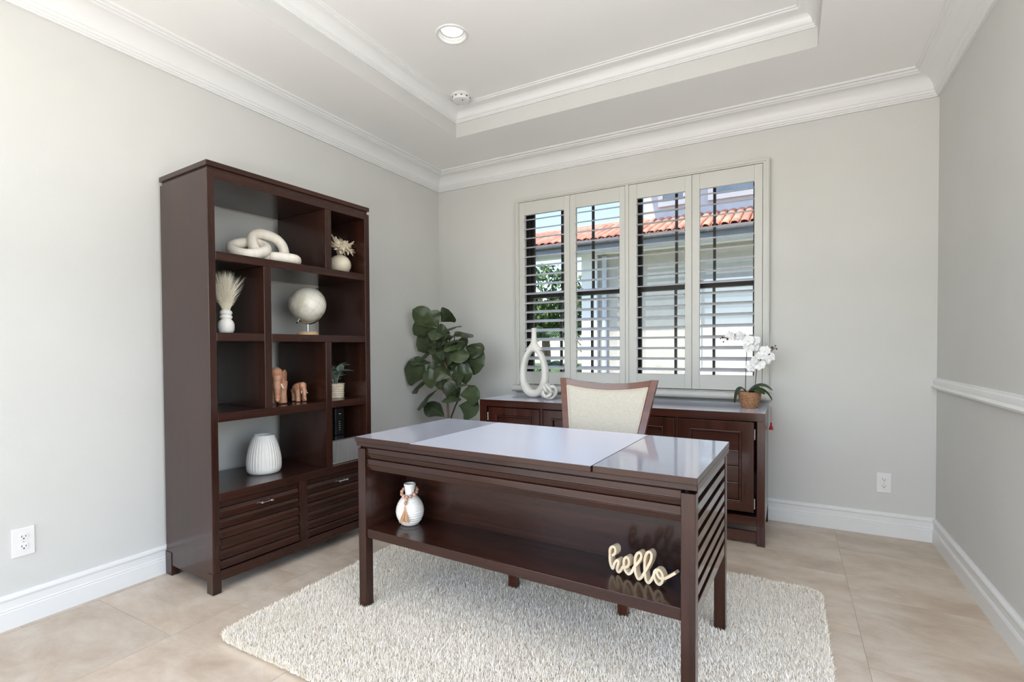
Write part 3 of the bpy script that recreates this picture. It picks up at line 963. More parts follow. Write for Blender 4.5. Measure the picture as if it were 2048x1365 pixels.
def cdoor(x0, x1, kind):
    z0, z1 = 0.187, 0.709
    fw = 0.066
    d_ = G().ring((x0, x1, z0, z1), (x0 + fw, x1 - fw, z0 + 0.052, z1 - 0.056), 'y', 0.010, 0.032).build('door', 'cred_z', cr, bevel=0.0022)
    i0, i1, j0, j1 = x0 + fw, x1 - fw, z0 + 0.052, z1 - 0.056
    G().ring((i0 + 0.0005, i1 - 0.0005, j0 + 0.0005, j1 - 0.0005), (i0 + 0.012, i1 - 0.012, j0 + 0.012, j1 - 0.012), 'y', 0.006, 0.030).build('molding', 'cred_x', d_, bevel=0.003)
    if kind == 'boards':
        edges = [j0 + 0.0125, 0.352, 0.447, 0.542, j1 - 0.0125]
        for a, b in zip(edges[:-1], edges[1:]):
            B(i0 + 0.0125, i1 - 0.0125, 0.016, 0.030, a + 0.0012, b - 0.0012).build('panel_board', 'cred_x', d_, bevel=0.003)
    else:
        B(i0 + 0.0125, i1 - 0.0125, 0.022, 0.030, j0 + 0.0125, j1 - 0.0125).build('glass_panel', 'paleglass' if kind == 'glass' else 'cred_x', d_)
    return d_
for k, (x0, x1) in enumerate(((0.0690, 0.4920), (0.5180, 0.9520), (0.9780, 1.4110), (1.4350, 1.8540))):
    d_ = cdoor(x0, x1, 'boards' if k in (0, 3) else 'dark')
    if k in (0, 3):
        hx = x1 + 0.004 if k == 3 else x0 - 0.004
        for hz in (0.24, 0.64):
            G().tube([(hx, 0.010, hz - 0.03), (hx, 0.010, hz + 0.03)], 0.004, 8).build('hinge', 'chrome', d_, smooth=True)
    if k in (1, 2):
        B(x0 + 0.02, x0 + 0.045, 0.002, 0.0098, 0.42, 0.50).build('pull', 'blackplastic', d_, bevel=0.002)

# ------------------------------------------------------------------ red tassel on its cord at the credenza end
ts = thing('red_tassel', 'small red tassel hanging on a cord at the credenza end', 'tassel', (2.7125, -0.12, 0.655))
G().tube([(-0.004, 0, 0.108), (-0.001, 0, 0.09), (0, 0, 0.0)], 0.0010, 6).build('cord', 'redtassel', ts)
G().lathe([(0.002, 0.004), (0.005, 0.0), (0.005, -0.008), (0.004, -0.011), (0.008, -0.022), (0.0125, -0.040), (0.0115, -0.042)], 20, flute=lambda a, k, z: 1 + 0.08 * math.cos(10 * a)).build('skirt', 'redtassel', ts, smooth=True)

# ================================================================== THINGS ON THE BOOKCASE
def shelf_thing(name, label, cat, u, v, z, rot=0.0, group=None):
    return thing(name, label, cat, bworld(u, v, z), BTH + rot, group)


# fluted white vase on the lowest open shelf
t = shelf_thing('fluted_vase', 'white vertically fluted vase on the lowest open shelf of the bookcase', 'vase', 0.235, 0.392, 0.4685)
NF = 34
def fl(a, k, z):
    e = min(1, max(0, (z - 0.022) / 0.012)) * min(1, max(0, (0.205 - z) / 0.01))
    return 1 + 0.032 * e * (abs(math.sin(NF * a / 2)) - 0.6)
prof = [(0.088, 0.0), (0.094, 0.004), (0.100, 0.014), (0.102, 0.024)] + [(0.102, 0.03 + 0.012 * k) for k in range(4)] + \
       [(0.100, 0.082), (0.0975, 0.098), (0.094, 0.114), (0.090, 0.130), (0.085, 0.146), (0.079, 0.162), (0.073, 0.178), (0.067, 0.192), (0.0635, 0.201), (0.062, 0.206), (0.058, 0.206), (0.057, 0.195), (0.06, 0.15), (0.06, 0.02), (0.01, 0.018)]
prof = [(r_ * 0.86, z_) for r_, z_ in prof]
G().lathe(prof, NF * 8, flute=fl).build('body', 'ceramicw', t, smooth=True, angle=60)

# wooden chain links on the top shelf
t = shelf_thing('wooden_chain', 'bleached wooden chain of three thick links on the top shelf', 'decor', 0.27, 0.372, 1.6035)
t.scale = (1.0, 0.82, 1.0)
def link_path(cx, cy, cz, rx, ry, mat, n=40):
    out = []
    for k in range(n):
        a = 2 * PI * k / n
        e = 0.82
        x = rx * math.copysign(abs(math.cos(a)) ** e, math.cos(a))
        y = ry * math.copysign(abs(math.sin(a)) ** e, math.sin(a))
        p = mat @ Vector((x, y, 0))
        out.append((cx + p.x, cy + p.y, cz + p.z))
    return out
def links():
    rt = 0.0295
    spec = [(0.0, -0.082, 0.062, 0.078, 0.100, Matrix.Rotation(0.10, 3, 'Z') @ Matrix.Rotation(0.30, 3, 'X') @ Matrix.Rotation(0.42, 3, 'Y')),
            (0.00, 0.052, 0.100, 0.080, 0.102, Matrix.Rotation(-0.15, 3, 'Z') @ Matrix.Rotation(-0.12, 3, 'X') @ Matrix.Rotation(1.08, 3, 'Y')),
            (0.040, 0.118, 0.030, 0.062, 0.082, Matrix.Rotation(-0.35, 3, 'Z') @ Matrix.Rotation(-0.03, 3, 'X') @ Matrix.Rotation(-0.04, 3, 'Y'))]
    for cx, cy, cz, rx, ry, m in spec:
        pts = link_path(cx, cy, cz, rx, ry, m)
        lo = min(p[2] for p in pts) - rt
        if lo < 0 or cz < 0.05 or cy < -0.05:
            pts = [(p[0], p[1], p[2] - lo + 0.0005) for p in pts]
        G().tube(pts, rt, 16, closed=True).build('link', 'bleached', t, smooth=True)
links()

# round vase with dried flowers
t = shelf_thing('bud_vase', 'round cream vase with dried flowers on the top shelf', 'vase', 0.345, 0.830, 1.6035)
G().lathe([(0.018, 0), (0.036, 0.004), (0.053, 0.018), (0.062, 0.040), (0.064, 0.055), (0.060, 0.075), (0.049, 0.094), (0.034, 0.106), (0.020, 0.112), (0.018, 0.115), (0.014, 0.115), (0.013, 0.10), (0.01, 0.09)], 40).build('body', 'creamvase', t, smooth=True, angle=60)
def petal_mesh(name, ln, w, curl=0.25, notch=True, mat='petal'):
    rows = []
    for i in range(9):
        u = i / 8
        ww = w * (math.sin(PI * (0.08 + 0.84 * u)) ** 0.8) * (1 - 0.35 * u)
        if notch and i % 2:
            ww *= 0.72
        rows.append([(s * ww, -curl * ln * u * u + 0.15 * ww * s * s, ln * u) for s in (-1, -0.5, 0, 0.5, 1)])
    me = G().grid(rows).mesh(name, True, 60)
    me.materials.append(M[mat])
    return me
rnd = random.Random(5)
pl_me = petal_mesh('dried_leaf', 0.115, 0.021)
for k in range(18):
    a = rnd.uniform(0, 2 * PI)
    tl = rnd.uniform(0.15, 0.75)
    place('dried_leaf', pl_me, None, t, loc=(0.006 * math.cos(a), 0.006 * math.sin(a), 0.113), rot=(tl, 0, a), scale=(1, 1, rnd.uniform(0.7, 1.2)))
g_me = petal_mesh('flower_petal', 0.050, 0.0095, 0.35, False)
for fx, fy, fz in ((0.026, -0.026, 0.142), (0.022, 0.034, 0.146), (0.020, 0.004, 0.172), (0.0, 0.028, 0.186)):
    fl_ = G().sphere((0, 0, 0), 0.006, 10, 6).build('flower_head', 'bud', t, loc=(fx, fy, fz), rot=(rnd.uniform(-0.4, 0.4), 0.7, 0))
    for q in range(16):
        place('flower_petal', g_me, None, fl_, rot=(1.0 + 0.35 * (q % 2), 0, 2 * PI * q / 16))

# ribbed vase with pampas grass
t = shelf_thing('ribbed_neck_vase', 'white vase with ringed neck holding pale pampas grass', 'vase', 0.345, 0.140, 1.2245)
G().lathe([(0.026, 0), (0.034, 0.003), (0.040, 0.014), (0.042, 0.030), (0.0415, 0.046), (0.036, 0.060), (0.028, 0.067), (0.025, 0.069), (0.030, 0.074), (0.0325, 0.080), (0.030, 0.087), (0.0255, 0.090), (0.030, 0.095), (0.0325, 0.102), (0.029, 0.109), (0.024, 0.114), (0.021, 0.116), (0.018, 0.116), (0.018, 0.10), (0.01, 0.09)], 40, sx=0.88, sy=0.88).build('body', 'ceramicw', t, smooth=True, angle=60)
def plume():
    rng = np.random.default_rng(11)
    n = 1500
    V, F = [], []
    for i in range(n):
        a = rng.uniform(0, 2 * PI)
        sp = abs(rng.normal(0, 0.30))
        if rng.uniform() < 0.06:
            sp = rng.uniform(0.5, 1.1)
        sp = min(sp, 0.62 if rng.uniform() < 0.93 else 1.1)
        ln = rng.uniform(0.11, 0.215) * (1 if sp < 0.6 else 0.5)
        d0 = Vector((math.cos(a) * math.sin(sp * 0.6), math.sin(a) * math.sin(sp * 0.6), math.cos(sp * 0.6)))
        d1 = Vector((math.cos(a) * math.sin(sp * 1.3), math.sin(a) * math.sin(sp * 1.3), math.cos(sp * 1.3)))
        p = Vector((rng.uniform(-0.010, 0.010), rng.uniform(-0.010, 0.010), 0.100))
        side = d0.orthogonal().normalized() * 0.0008
        q = p + d0 * ln * 0.55
        e = q + d1 * ln * 0.45
        k = len(V)
        V += [tuple(p - side), tuple(p + side), tuple(q + side), tuple(q - side), tuple(e)]
        F += [(k, k + 1, k + 2, k + 3), (k + 3, k + 2, k + 4)]
    me = bpy.data.meshes.new('plume')
    me.from_pydata(V, [], F)
    o = place('plume', me, 'pampas', t)
    o['kind'] = 'stuff'
plume()

# globe
t = shelf_thing('desk_globe', 'small cream globe with pale metal arc on a round wood base', 'globe', 0.245, 0.672, 1.2245, 0.0)
# local frame: x towards the room, y along the shelf, z up
G().lathe([(0.056, 0), (0.060, 0.003), (0.060, 0.014), (0.056, 0.021), (0.048, 0.024), (0.004, 0.0245)], 44).build('base', 'lightwood', t, smooth=True, angle=50)
G().lathe([(0.004, 0.0245), (0.004, 0.074)], 14).build('stem', 'chrome', t, smooth=True)
GR, GC = 0.104, Vector((0, 0, 0.186))
tl = math.radians(33)
axis = Vector((0, math.sin(tl), math.cos(tl)))
perp = Vector((0, math.cos(tl), -math.sin(tl)))
arc = []
for k in range(33):
    a = -PI / 2 + PI * k / 32
    arc.append(GC + (perp * math.cos(a) + axis * math.sin(a)) * (GR + 0.010))
G().tube(arc, 0.0048, 8, up=(1, 0, 0), flat=1.6).build('arc', 'brass', t, smooth=True)
gl = G().sphere((0, 0, 0), GR, 40, 26).build('sphere', 'globe', t, smooth=True, loc=GC, rot=(-tl, 0, 0))
for s in (-1, 1):
    G().tube([GC + axis * s * (GR - 0.004), GC + axis * s * (GR + 0.026)], 0.0035, 8).build('pin', 'chrome', t)
    G().sphere(GC + axis * s * (GR + 0.028), 0.0058, 10, 8).build('pin_knob', 'chrome' if s > 0 else 'blackplastic', t, smooth=True)
for lat in (-60, -30, 0, 30, 60):
    r_ = (GR + 0.0002) * math.cos(math.radians(lat))
    G().tube([(r_ * math.cos(2 * PI * k / 48), r_ * math.sin(2 * PI * k / 48), (GR + 0.0002) * math.sin(math.radians(lat))) for k in range(48)], 0.00045, 4, closed=True).build('latitude_line', 'globeline', gl)
for k in range(6):
    a0 = PI * k / 6
    G().tube([((GR + 0.0002) * math.cos(b) * math.cos(a0), (GR + 0.0002) * math.cos(b) * math.sin(a0), (GR + 0.0002) * math.sin(b)) for b in [2 * PI * j / 48 for j in range(48)]], 0.00045, 4, closed=True).build('longitude_line', 'globeline', gl)


# carved elephants
def elephant(label, u, v, s, rot):
    t = shelf_thing('carved_elephant', label, 'figurine', u, v, 0.8475, rot, 'carved wooden elephants')
    g = G()   # facing +x, height about 1.0
    g.sphere((-0.12, 0, 0.66), (0.46, 0.30, 0.30), 20, 14)
    g.sphere((0.10, 0, 0.74), (0.27, 0.27, 0.26), 18, 12)
    g.sphere((0.42, 0, 0.80), (0.20, 0.185, 0.235), 18, 12)
    g.sphere((0.50, 0, 0.66), (0.14, 0.13, 0.18), 16, 10)
    g.tube(smooth_path([(0.54, 0, 0.76), (0.63, 0, 0.58), (0.65, 0, 0.40), (0.64, 0, 0.22), (0.70, 0, 0.14), (0.77, 0, 0.16)], 4), [0.12, 0.115, 0.11, 0.105, 0.10, 0.098, 0.094, 0.09, 0.086, 0.082, 0.078, 0.076, 0.072, 0.07, 0.068, 0.064, 0.062, 0.060, 0.058, 0.056, 0.054], 12)
    for x, y in ((0.20, 0.16), (0.20, -0.16), (-0.36, 0.15), (-0.36, -0.15)):
        g.tube([(x - 0.02, y, 0.62), (x, y, 0.30), (x + 0.02, y * 1.05, 0.0)], [0.155, 0.115, 0.120], 14)
    g.tube([(-0.56, 0, 0.72), (-0.61, 0, 0.55), (-0.60, 0, 0.36)], [0.035, 0.028, 0.03], 8)
    for y in (1, -1):
        rows = []
        for i in range(7):
            for_ = i / 6
            rows.append([(0.34 - 0.26 * for_ * (1 - 0.2 * abs(q)), y * (0.17 + 0.09 * for_ + 0.012 * q), 0.78 + q * 0.22 * (0.55 + 0.45 * math.sin(PI * (0.15 + 0.7 * for_))) - 0.10 * for_) for q in (-1, -0.6, -0.2, 0.2, 0.6, 1)])
        a = len(g.v)
        g.grid(rows)
        b = len(g.v)
        g.v += [(p[0], p[1] + y * 0.035, p[2]) for p in g.v[a:b]]
        fs = [f for f in g.f if min(f) >= a]
        g.f += [tuple(q + (b - a) for q in reversed(f)) for f in fs]
        w = 6
        bd = [i for i in range(w)] + [w * r + w - 1 for r in range(1, 7)] + [w * 6 + w - 2 - i for i in range(w - 1)] + [w * r for r in range(5, 0, -1)]
        for i in range(len(bd)):
            j = (i + 1) % len(bd)
            g.f.append((a + bd[i], a + bd[j], b + bd[j], b + bd[i]))
    g.v = [tuple(c * s for c in p) for p in g.v]
    o = g.build('body', 'teak', t, smooth=True)
    rm = o.modifiers.new('remesh', 'REMESH')
    rm.mode = 'VOXEL'
    rm.voxel_size = s * 0.020
    rm.use_smooth_shade = True
    for y in (1, -1):
        G().tube([(q[0] * s, q[1] * s, q[2] * s) for q in smooth_path([(0.55, y * 0.11, 0.56), (0.63, y * 0.15, 0.46), (0.70, y * 0.16, 0.46)], 4)], [0.026 * s * (1 - 0.09 * i) for i in range(9)], 8).build('tusk', 'tusk', t, smooth=True)
    return t


elephant('larger carved wooden elephant standing beside the small one', 0.275, 0.440, 0.195, -0.50)
elephant('smaller carved wooden elephant beside the big one', 0.300, 0.572, 0.108, -0.22)

# plant in woven pot
t = shelf_thing('small_potted_plant', 'grey-green leafy plant in a cream woven pot in the bookcase', 'plant', 0.285, 0.832, 0.8455, 0.05)
def weave(a, k, z):
    return 1 + 0.022 * math.cos(14 * a + (k % 2) * PI)
G().lathe([(0.046 + 0.0035 * math.sin(k * 1.3) * 0 + 0.004 * k / 12, 0.086 * k / 12) for k in range(13)], 56, flute=weave).build('pot', 'whitebasket', t, smooth=True)
for k in range(7):
    zz = 0.003 + k * 0.0135
    r_ = 0.0475 + 0.004 * k / 6
    G().tube([((r_ + 0.0012 * math.sin(9 * 2 * PI * j / 54 + k)) * math.cos(2 * PI * j / 54), (r_ + 0.0012 * math.sin(9 * 2 * PI * j / 54 + k)) * math.sin(2 * PI * j / 54), zz) for j in range(54)], 0.003, 6, closed=True).build('straw_band', 'whitebasket', t, smooth=True)
def oval_leaf(name, ln, w, mat, droop=0.2, fold=0.25, n=9):
    rows = []
    for i in range(n):
        u = i / (n - 1)
        ww = w * math.sin(PI * (0.04 + 0.96 * u) ** 0.85) if 0 < u < 1 else w * 0.06
        rows.append([(ln * u, q * ww, fold * abs(q) * ww - droop * ln * u * u) for q in (-1, -0.5, 0, 0.5, 1)])
    me = G().grid(rows).mesh(name, True, 70)
    me.materials.append(M[mat])
    return me
lf = oval_leaf('leaf', 0.080, 0.029, 'succulent', 0.10, 0.30)
rnd = random.Random(21)
for k in range(7):
    a = 2 * PI * k / 7 + rnd.uniform(-0.3, 0.3)
    lean = rnd.uniform(0.015, 0.060)
    hgt = rnd.uniform(0.025, 0.105)
    tip = (lean * math.cos(a), 0.5 * lean * math.sin(a), 0.084 + hgt)
    st = G().tube([(0.012 * math.cos(a), 0.012 * math.sin(a), 0.080), (0.6 * tip[0], 0.6 * tip[1], 0.084 + hgt * 0.5), tip], 0.0022, 6).build('stem', 'succulent', t)
    for q in range(5):
        b = rnd.gauss(0, 0.75) + (PI if q == 4 else 0)
        hh = 1.0 if q < 4 else 0.55
        place('leaf', lf, None, st, loc=(tip[0] * hh, tip[1] * hh, 0.084 + hgt * hh), rot=(rnd.uniform(-0.3, 0.3), -rnd.uniform(0.1, 1.0), b), scale=(rnd.uniform(0.7, 1.05),) * 3)
G().lathe([(0.044, 0.080), (0.044, 0.083)], 30).build('soil', 'soil', t)

# silver box and black modem in the lowest small cubby
t = shelf_thing('silver_box', 'silver electronics box with bright rims beside the drawers', 'electronics', 0.0, 0.0, 0.4685)
B(0.10, 0.422, 0.690, 0.908, 0.004, 0.134).build('case', 'silver', t, bevel=0.004)
B(0.098, 0.426, 0.688, 0.910, 0.1345, 0.1415).build('rim', 'chrome', t, bevel=0.002)
B(0.098, 0.426, 0.688, 0.910, 0.0, 0.0060).build('rim', 'chrome', t, bevel=0.002)
t = shelf_thing('modem', 'black upright modem with a column of small white marks', 'modem', 0.0, 0.0, 0.4685 + 0.142)
B(0.13, 0.30, 0.815, 0.885, 0.0, 0.17).build('case', 'blackplastic', t, bevel=0.006)
for k, zz in enumerate((0.130, 0.083, 0.070, 0.057, 0.044, 0.031)):
    B(0.3002, 0.3010, 0.842, 0.858 if k == 0 else 0.852, zz, zz + (0.004 if k == 0 else 0.0025)).build('indicator_mark', 'whiteplastic', t)

# ================================================================== THINGS ON THE DESK SHELF
def desk_thing(name, label, cat, a, b, z, rot=0.0):
    return thing(name, label, cat, dworld(a, b, z), DTH + rot)


t = desk_thing('beaded_vase', 'cream coiled vase wearing a wooden bead tassel on the desk shelf', 'vase', -0.540, -0.165, 0.3665)
t.scale = (0.76, 0.76, 0.92)
cp = []
KP = [(0.0, 0.046), (0.018, 0.064), (0.04, 0.0755), (0.062, 0.080), (0.085, 0.0765), (0.105, 0.067), (0.122, 0.053), (0.134, 0.039), (0.142, 0.029)]
for k in range(110):
    z = 0.142 * k / 109
    for (za, ra), (zb, rb) in zip(KP[:-1], KP[1:]):
        if za <= z <= zb + 1e-9:
            r_ = ra + (rb - ra) * (z - za) / (zb - za)
    cp.append((r_ + 0.0024 * abs(math.sin(PI * z / 0.0118)) - 0.001, z))
rr = cp[-1][0]
neck = [(0.0265, 0.147), (0.0275, 0.152), (0.0265, 0.157), (0.0285, 0.162), (0.0275, 0.167), (0.030, 0.172), (0.029, 0.177), (0.033, 0.183), (0.034, 0.189), (0.0335, 0.1945), (0.0290, 0.195), (0.022, 0.180), (0.020, 0.15), (0.01, 0.14)]
G().lathe([(0.03, 0.0)] + cp + neck, 48).build('body', 'ceramicw', t, smooth=True, angle=60)
front = -1.17
beads = []
for k in range(14):
    a = 2 * PI * k / 14
    dr = 0.5 + 0.5 * math.cos(a)           # lowest where a = 0 (front)
    beads.append(((0.037 + 0.014 * dr) * math.cos(front + a), (0.037 + 0.014 * dr) * math.sin(front + a), 0.170 - 0.030 * dr ** 1.5))
bm_ = G().sphere((0, 0, 0), 0.0095, 14, 10).mesh('bead', True)
bm_.materials.append(M['bead'])
for p in beads:
    place('bead', bm_, None, t, loc=p)
fx, fy = math.cos(front), math.sin(front)
for k, (rr_, zz) in enumerate(((0.062, 0.128), (0.074, 0.117))):
    place('bead', bm_, None, t, loc=(rr_ * fx, rr_ * fy, zz))
def tassel_part():
    rng = random.Random(4)
    g = G()
    p0 = Vector((0.080 * fx, 0.080 * fy, 0.108))
    tx, ty = -fy, fx
    for k in range(64):
        s = rng.uniform(-1, 1)
        d = rng.uniform(0, 1)
        p1 = Vector((0.0865 * fx + tx * s * 0.006, 0.0865 * fy + ty * s * 0.006, 0.085)) + Vector((fx, fy, 0)) * d * 0.003
        p2 = Vector((0.0875 * fx + tx * s * 0.030, 0.0875 * fy + ty * s * 0.030, 0.028 + rng.uniform(0, 0.008))) + Vector((fx, fy, 0)) * d * 0.010
        g.tube([p0, p1, p2], [0.0026, 0.0013, 0.0011], 5)
    o = g.build('tassel', 'jute', t, smooth=True)
    o['kind'] = 'stuff'
tassel_part()

# cut-out "hello"
HP = [(-0.0031, 0.0493), (0.0057, 0.056), (0.0105, 0.0657), (0.0098, 0.0767), (0.0034, 0.0812), (-0.0046, 0.0783), (-0.0111, 0.0681), (-0.0119, 0.0524), (-0.0112, 0.0273), (-0.0064, 0.0119), (0.0, 0.0043), (0.0048, 0.0208), (0.0128, 0.0343), (0.0192, 0.039), (0.0223, 0.033), (0.0191, 0.0195), (0.0159, 0.0066), (0.0207, -0.001), (0.0285, 0.0039), (0.0395, 0.0228), (0.0457, 0.0219), (0.058, 0.0297), (0.0618, 0.0418), (0.0596, 0.0535), (0.0519, 0.0581), (0.0442, 0.049), (0.0418, 0.0318), (0.0457, 0.0137), (0.058, 0.003), (0.0702, 0.0116), (0.0807, 0.0325), (0.0897, 0.0446), (0.1031, 0.0634), (0.1075, 0.0794), (0.1017, 0.0871), (0.0928, 0.082), (0.0853, 0.0663), (0.0838, 0.0415), (0.0852, 0.0149), (0.0956, -0.0025), (0.1075, 0.0056), (0.1177, 0.0249), (0.1293, 0.0458), (0.1408, 0.0717), (0.1437, 0.0923), (0.1351, 0.0992), (0.125, 0.0884), (0.1192, 0.0654), (0.1192, 0.032), (0.1235, 0.0027), (0.1322, -0.0042), (0.1408, 0.0055), (0.1508, 0.0272), (0.155, 0.0404), (0.1621, 0.0491), (0.1536, 0.0386), (0.1522, 0.0224), (0.1592, 0.0075), (0.169, 0.0022), (0.1788, 0.0112), (0.1829, 0.0294), (0.1774, 0.0433), (0.1677, 0.0495), (0.162, 0.0425), (0.1634, 0.0325), (0.1718, 0.0233), (0.1829, 0.0242), (0.1966, 0.0325), (0.2249, 0.0561)]
def hello():
    ang = math.atan2(-0.24634, 0.96918)
    pts = smooth_path([(p[0], 0, p[1]) for p in HP], 4)
    zmin = min(p[2] for p in pts) - 0.0042
    o_ = G()
    hw, dep = 0.0043, 0.030
    for i in range(1):
        rows = []
        for k, p in enumerate(pts):
            a, b = pts[max(0, k - 1)], pts[min(len(pts) - 1, k + 1)]
            tx, tz = b[0] - a[0], b[2] - a[2]
            L_ = math.hypot(tx, tz) or 1
            nx, nz = -tz / L_ * hw, tx / L_ * hw
            j = 0.00002 * k      # separate overlapping strokes by hairs
            rows.append([(p[0] + nx, j, p[2] + nz - zmin), (p[0] - nx, j, p[2] - nz - zmin), (p[0] - nx, dep, p[2] - nz - zmin), (p[0] + nx, dep, p[2] + nz - zmin), (p[0] + nx, j, p[2] + nz - zmin)])
        o_.grid(rows)
        n = len(o_.v)
        o_.f += [(0, 1, 2, 3), (n - 5, n - 4, n - 3, n - 2)]
    o = o_.build('hello_sign', 'plywood', None, loc=(2.2781, -2.0486, 0.3665), rot=(0, 0, ang))
    tag(o, 'pale wooden cut-out word hello standing on the desk shelf', 'sign')
hello()

# ================================================================== THINGS ON THE CREDENZA
# oval ring vase
t = thing('ring_vase', 'tall white ceramic vase with an oval hole and thin neck', 'vase', (1.100, -0.270, 0.7645))
def ring_vase():
    g = G()
    n, m = 64, 18
    rows = []
    for i in range(n + 1):
        a = 2 * PI * i / n
        c, s = math.cos(a), math.sin(a)
        # inner hole and outer outline of the egg
        hi = Vector((0.070 * c * (1 - 0.10 * s), 0, 0.206 + 0.145 * s))
        oz = 0.190 + (0.210 * s if s > 0 else 0.192 * s)
        ho = Vector((0.117 * c * (1 - 0.14 * s), 0, oz))
        if s < 0:
            ho.x *= 1 + 0.06 * (-s) ** 2
        mid = (hi + ho) / 2
        half = (ho - hi) / 2
        dep = 0.034 + 0.008 * max(0, -s)
        row = []
        for k in range(m + 1):
            b = 2 * PI * k / m
            cb, sb = math.cos(b), math.sin(b)
            cb = math.copysign(abs(cb) ** 0.75, cb)
            sb = math.copysign(abs(sb) ** 0.75, sb)
            p = mid + half * cb
            row.append((p.x, dep * sb, max(0.0, p.z)))
        rows.append(row)
    g.grid(rows)
    # neck flows out of the shoulder
    prof = [(0.078, 0.368), (0.055, 0.386), (0.038, 0.402), (0.027, 0.420), (0.0215, 0.445), (0.0190, 0.48), (0.0185, 0.515), (0.0200, 0.529), (0.0205, 0.533), (0.014, 0.5335), (0.013, 0.50)]
    nn = len(g.v)
    seg = 28
    for r_, z in prof:
        fy_ = min(1.0, 0.034 / r_) if r_ > 0.034 else 1.0
        for k in range(seg):
            a = 2 * PI * k / seg
            g.v.append((r_ * math.cos(a), r_ * math.sin(a) * fy_, z))
    for i in range(len(prof) - 1):
        for k in range(seg):
            k2 = (k + 1) % seg
            g.f.append((nn + i * seg + k, nn + i * seg + k2, nn + (i + 1) * seg + k2, nn + (i + 1) * seg + k))
    g.build('body', 'ceramic', t, smooth=True, angle=75)
ring_vase()

# ceramic knot
t = thing('ceramic_knot', 'white ceramic knot ball beside the ring vase', 'decor', (1.270, -0.375, 0.7645))
def knot():
    pts = []
    n = 160
    for k in range(n):
        a = 2 * PI * k / n
        r_ = 0.0335 + 0.0205 * math.cos(3 * a * 1.0)
        p = Vector((r_ * math.cos(2 * a), r_ * math.sin(2 * a), 0.031 * math.sin(3 * a)))
        pts.append(p)
    pts2 = [Matrix.Rotation(1.1, 3, 'X') @ Matrix.Rotation(0.5, 3, 'Y') @ p for p in pts]
    pts3 = [Matrix.Rotation(-0.4, 3, 'X') @ Matrix.Rotation(1.4, 3, 'Y') @ (p * 1.0) for p in pts]
    lo = min(min(p.z for p in pts2), min(p.z for p in pts3)) - 0.0125
    G().tube([p - Vector((0, 0, lo)) for p in pts2], 0.0125, 12, closed=True).build('strand', 'ceramic', t, smooth=True)
    G().tube([p - Vector((0, 0, lo)) for p in pts3], 0.0125, 12, closed=True).build('strand', 'ceramic', t, smooth=True)
knot()

# orchid
OX, OY = 2.597, -0.28
t = thing('potted_orchid', 'white orchid with two arching stems in a tan wicker pot', 'orchid', (OX, OY, 0.7645))
def wick(a, k, z):
    return 1 + 0.018 * math.cos(24 * a + (k % 2) * PI)
G().lathe([(0.043 + 0.021 * math.sin(PI / 2 * min(1, (k / 16) * 1.05)), 0.1 * k / 16) for k in range(17)], 96, flute=wick).build('pot', 'basket', t, smooth=True)
for k in range(12):
    r_ = 0.0445 + 0.021 * math.sin(PI / 2 * min(1, (k / 11.5) * 1.05))
    zz = 0.004 + 0.0085 * k
    G().tube([((r_ + 0.0010 * math.cos(24 * 2 * PI * j / 96 + PI * (k % 2))) * math.cos(2 * PI * j / 96), (r_ + 0.0010 * math.cos(24 * 2 * PI * j / 96 + PI * (k % 2))) * math.sin(2 * PI * j / 96), zz) for j in range(96)], 0.0022, 5, closed=True).build('wicker_band', 'basket', t, smooth=True)
G().lathe([(0.062, 0.088), (0.062, 0.092)], 30).build('moss', 'soil', t)
def O3(x, z, y=0.0):
    return (x - OX, y, z - 0.7645)
def strap_leaf(p0, p1, p2, w, roll, mat='orchidleaf'):
    c = [Vector(p0) * (1 - u) ** 2 + Vector(p1) * 2 * u * (1 - u) + Vector(p2) * u * u for u in [i / 12 for i in range(13)]]
    rows = []
    for i, p in enumerate(c):
        u = i / 12
        tg = (c[min(12, i + 1)] - c[max(0, i - 1)]).normalized()
        sd = tg.cross(Vector((0, 0, 1)))
        sd = sd.normalized() if sd.length > 1e-4 else Vector((0, 1, 0))
        up = sd.cross(tg)
        sd = sd * math.cos(roll) + up * math.sin(roll)
        up = sd.cross(tg)
        ww = w * (math.sin(PI * (0.12 + 0.86 * u)) ** 0.6)
        rows.append([tuple(p + sd * q * ww + up * 0.28 * abs(q) * ww) for q in (-1, -0.5, 0, 0.5, 1)])
    return G().grid(rows).build('leaf', mat, t, smooth=True, solid=0.0016)
strap_leaf((-0.02, -0.005, 0.095), (-0.060, -0.02, 0.165), (-0.082, -0.03, 0.030), 0.026, 0.15)
strap_leaf((-0.005, 0.0, 0.098), (0.060, -0.010, 0.170), (0.125, -0.005, 0.112), 0.030, -0.25)
strap_leaf((0.005, -0.005, 0.095), (0.080, -0.03, 0.150), (0.124, -0.035, 0.055), 0.029, 0.35)
strap_leaf((0.0, -0.02, 0.098), (0.035, -0.045, 0.140), (0.085, -0.055, 0.092), 0.026, -0.5)
s1 = smooth_path([O3(2.573, 0.858), O3(2.576, 1.0), O3(2.581, 1.12), O3(2.586, 1.19), O3(2.56, 1.222), O3(2.52, 1.222), O3(2.48, 1.21), O3(2.445, 1.20)], 5)
s2 = smooth_path([O3(2.626, 0.858), O3(2.632, 0.95), O3(2.640, 1.02), O3(2.665, 1.075), O3(2.70, 1.105), O3(2.735, 1.135)], 5)
G().tube(s1, 0.0022, 6).build('stem', 'darkstem', t, smooth=True)
G().tube(s2, 0.0022, 6).build('stem', 'darkstem', t, smooth=True)
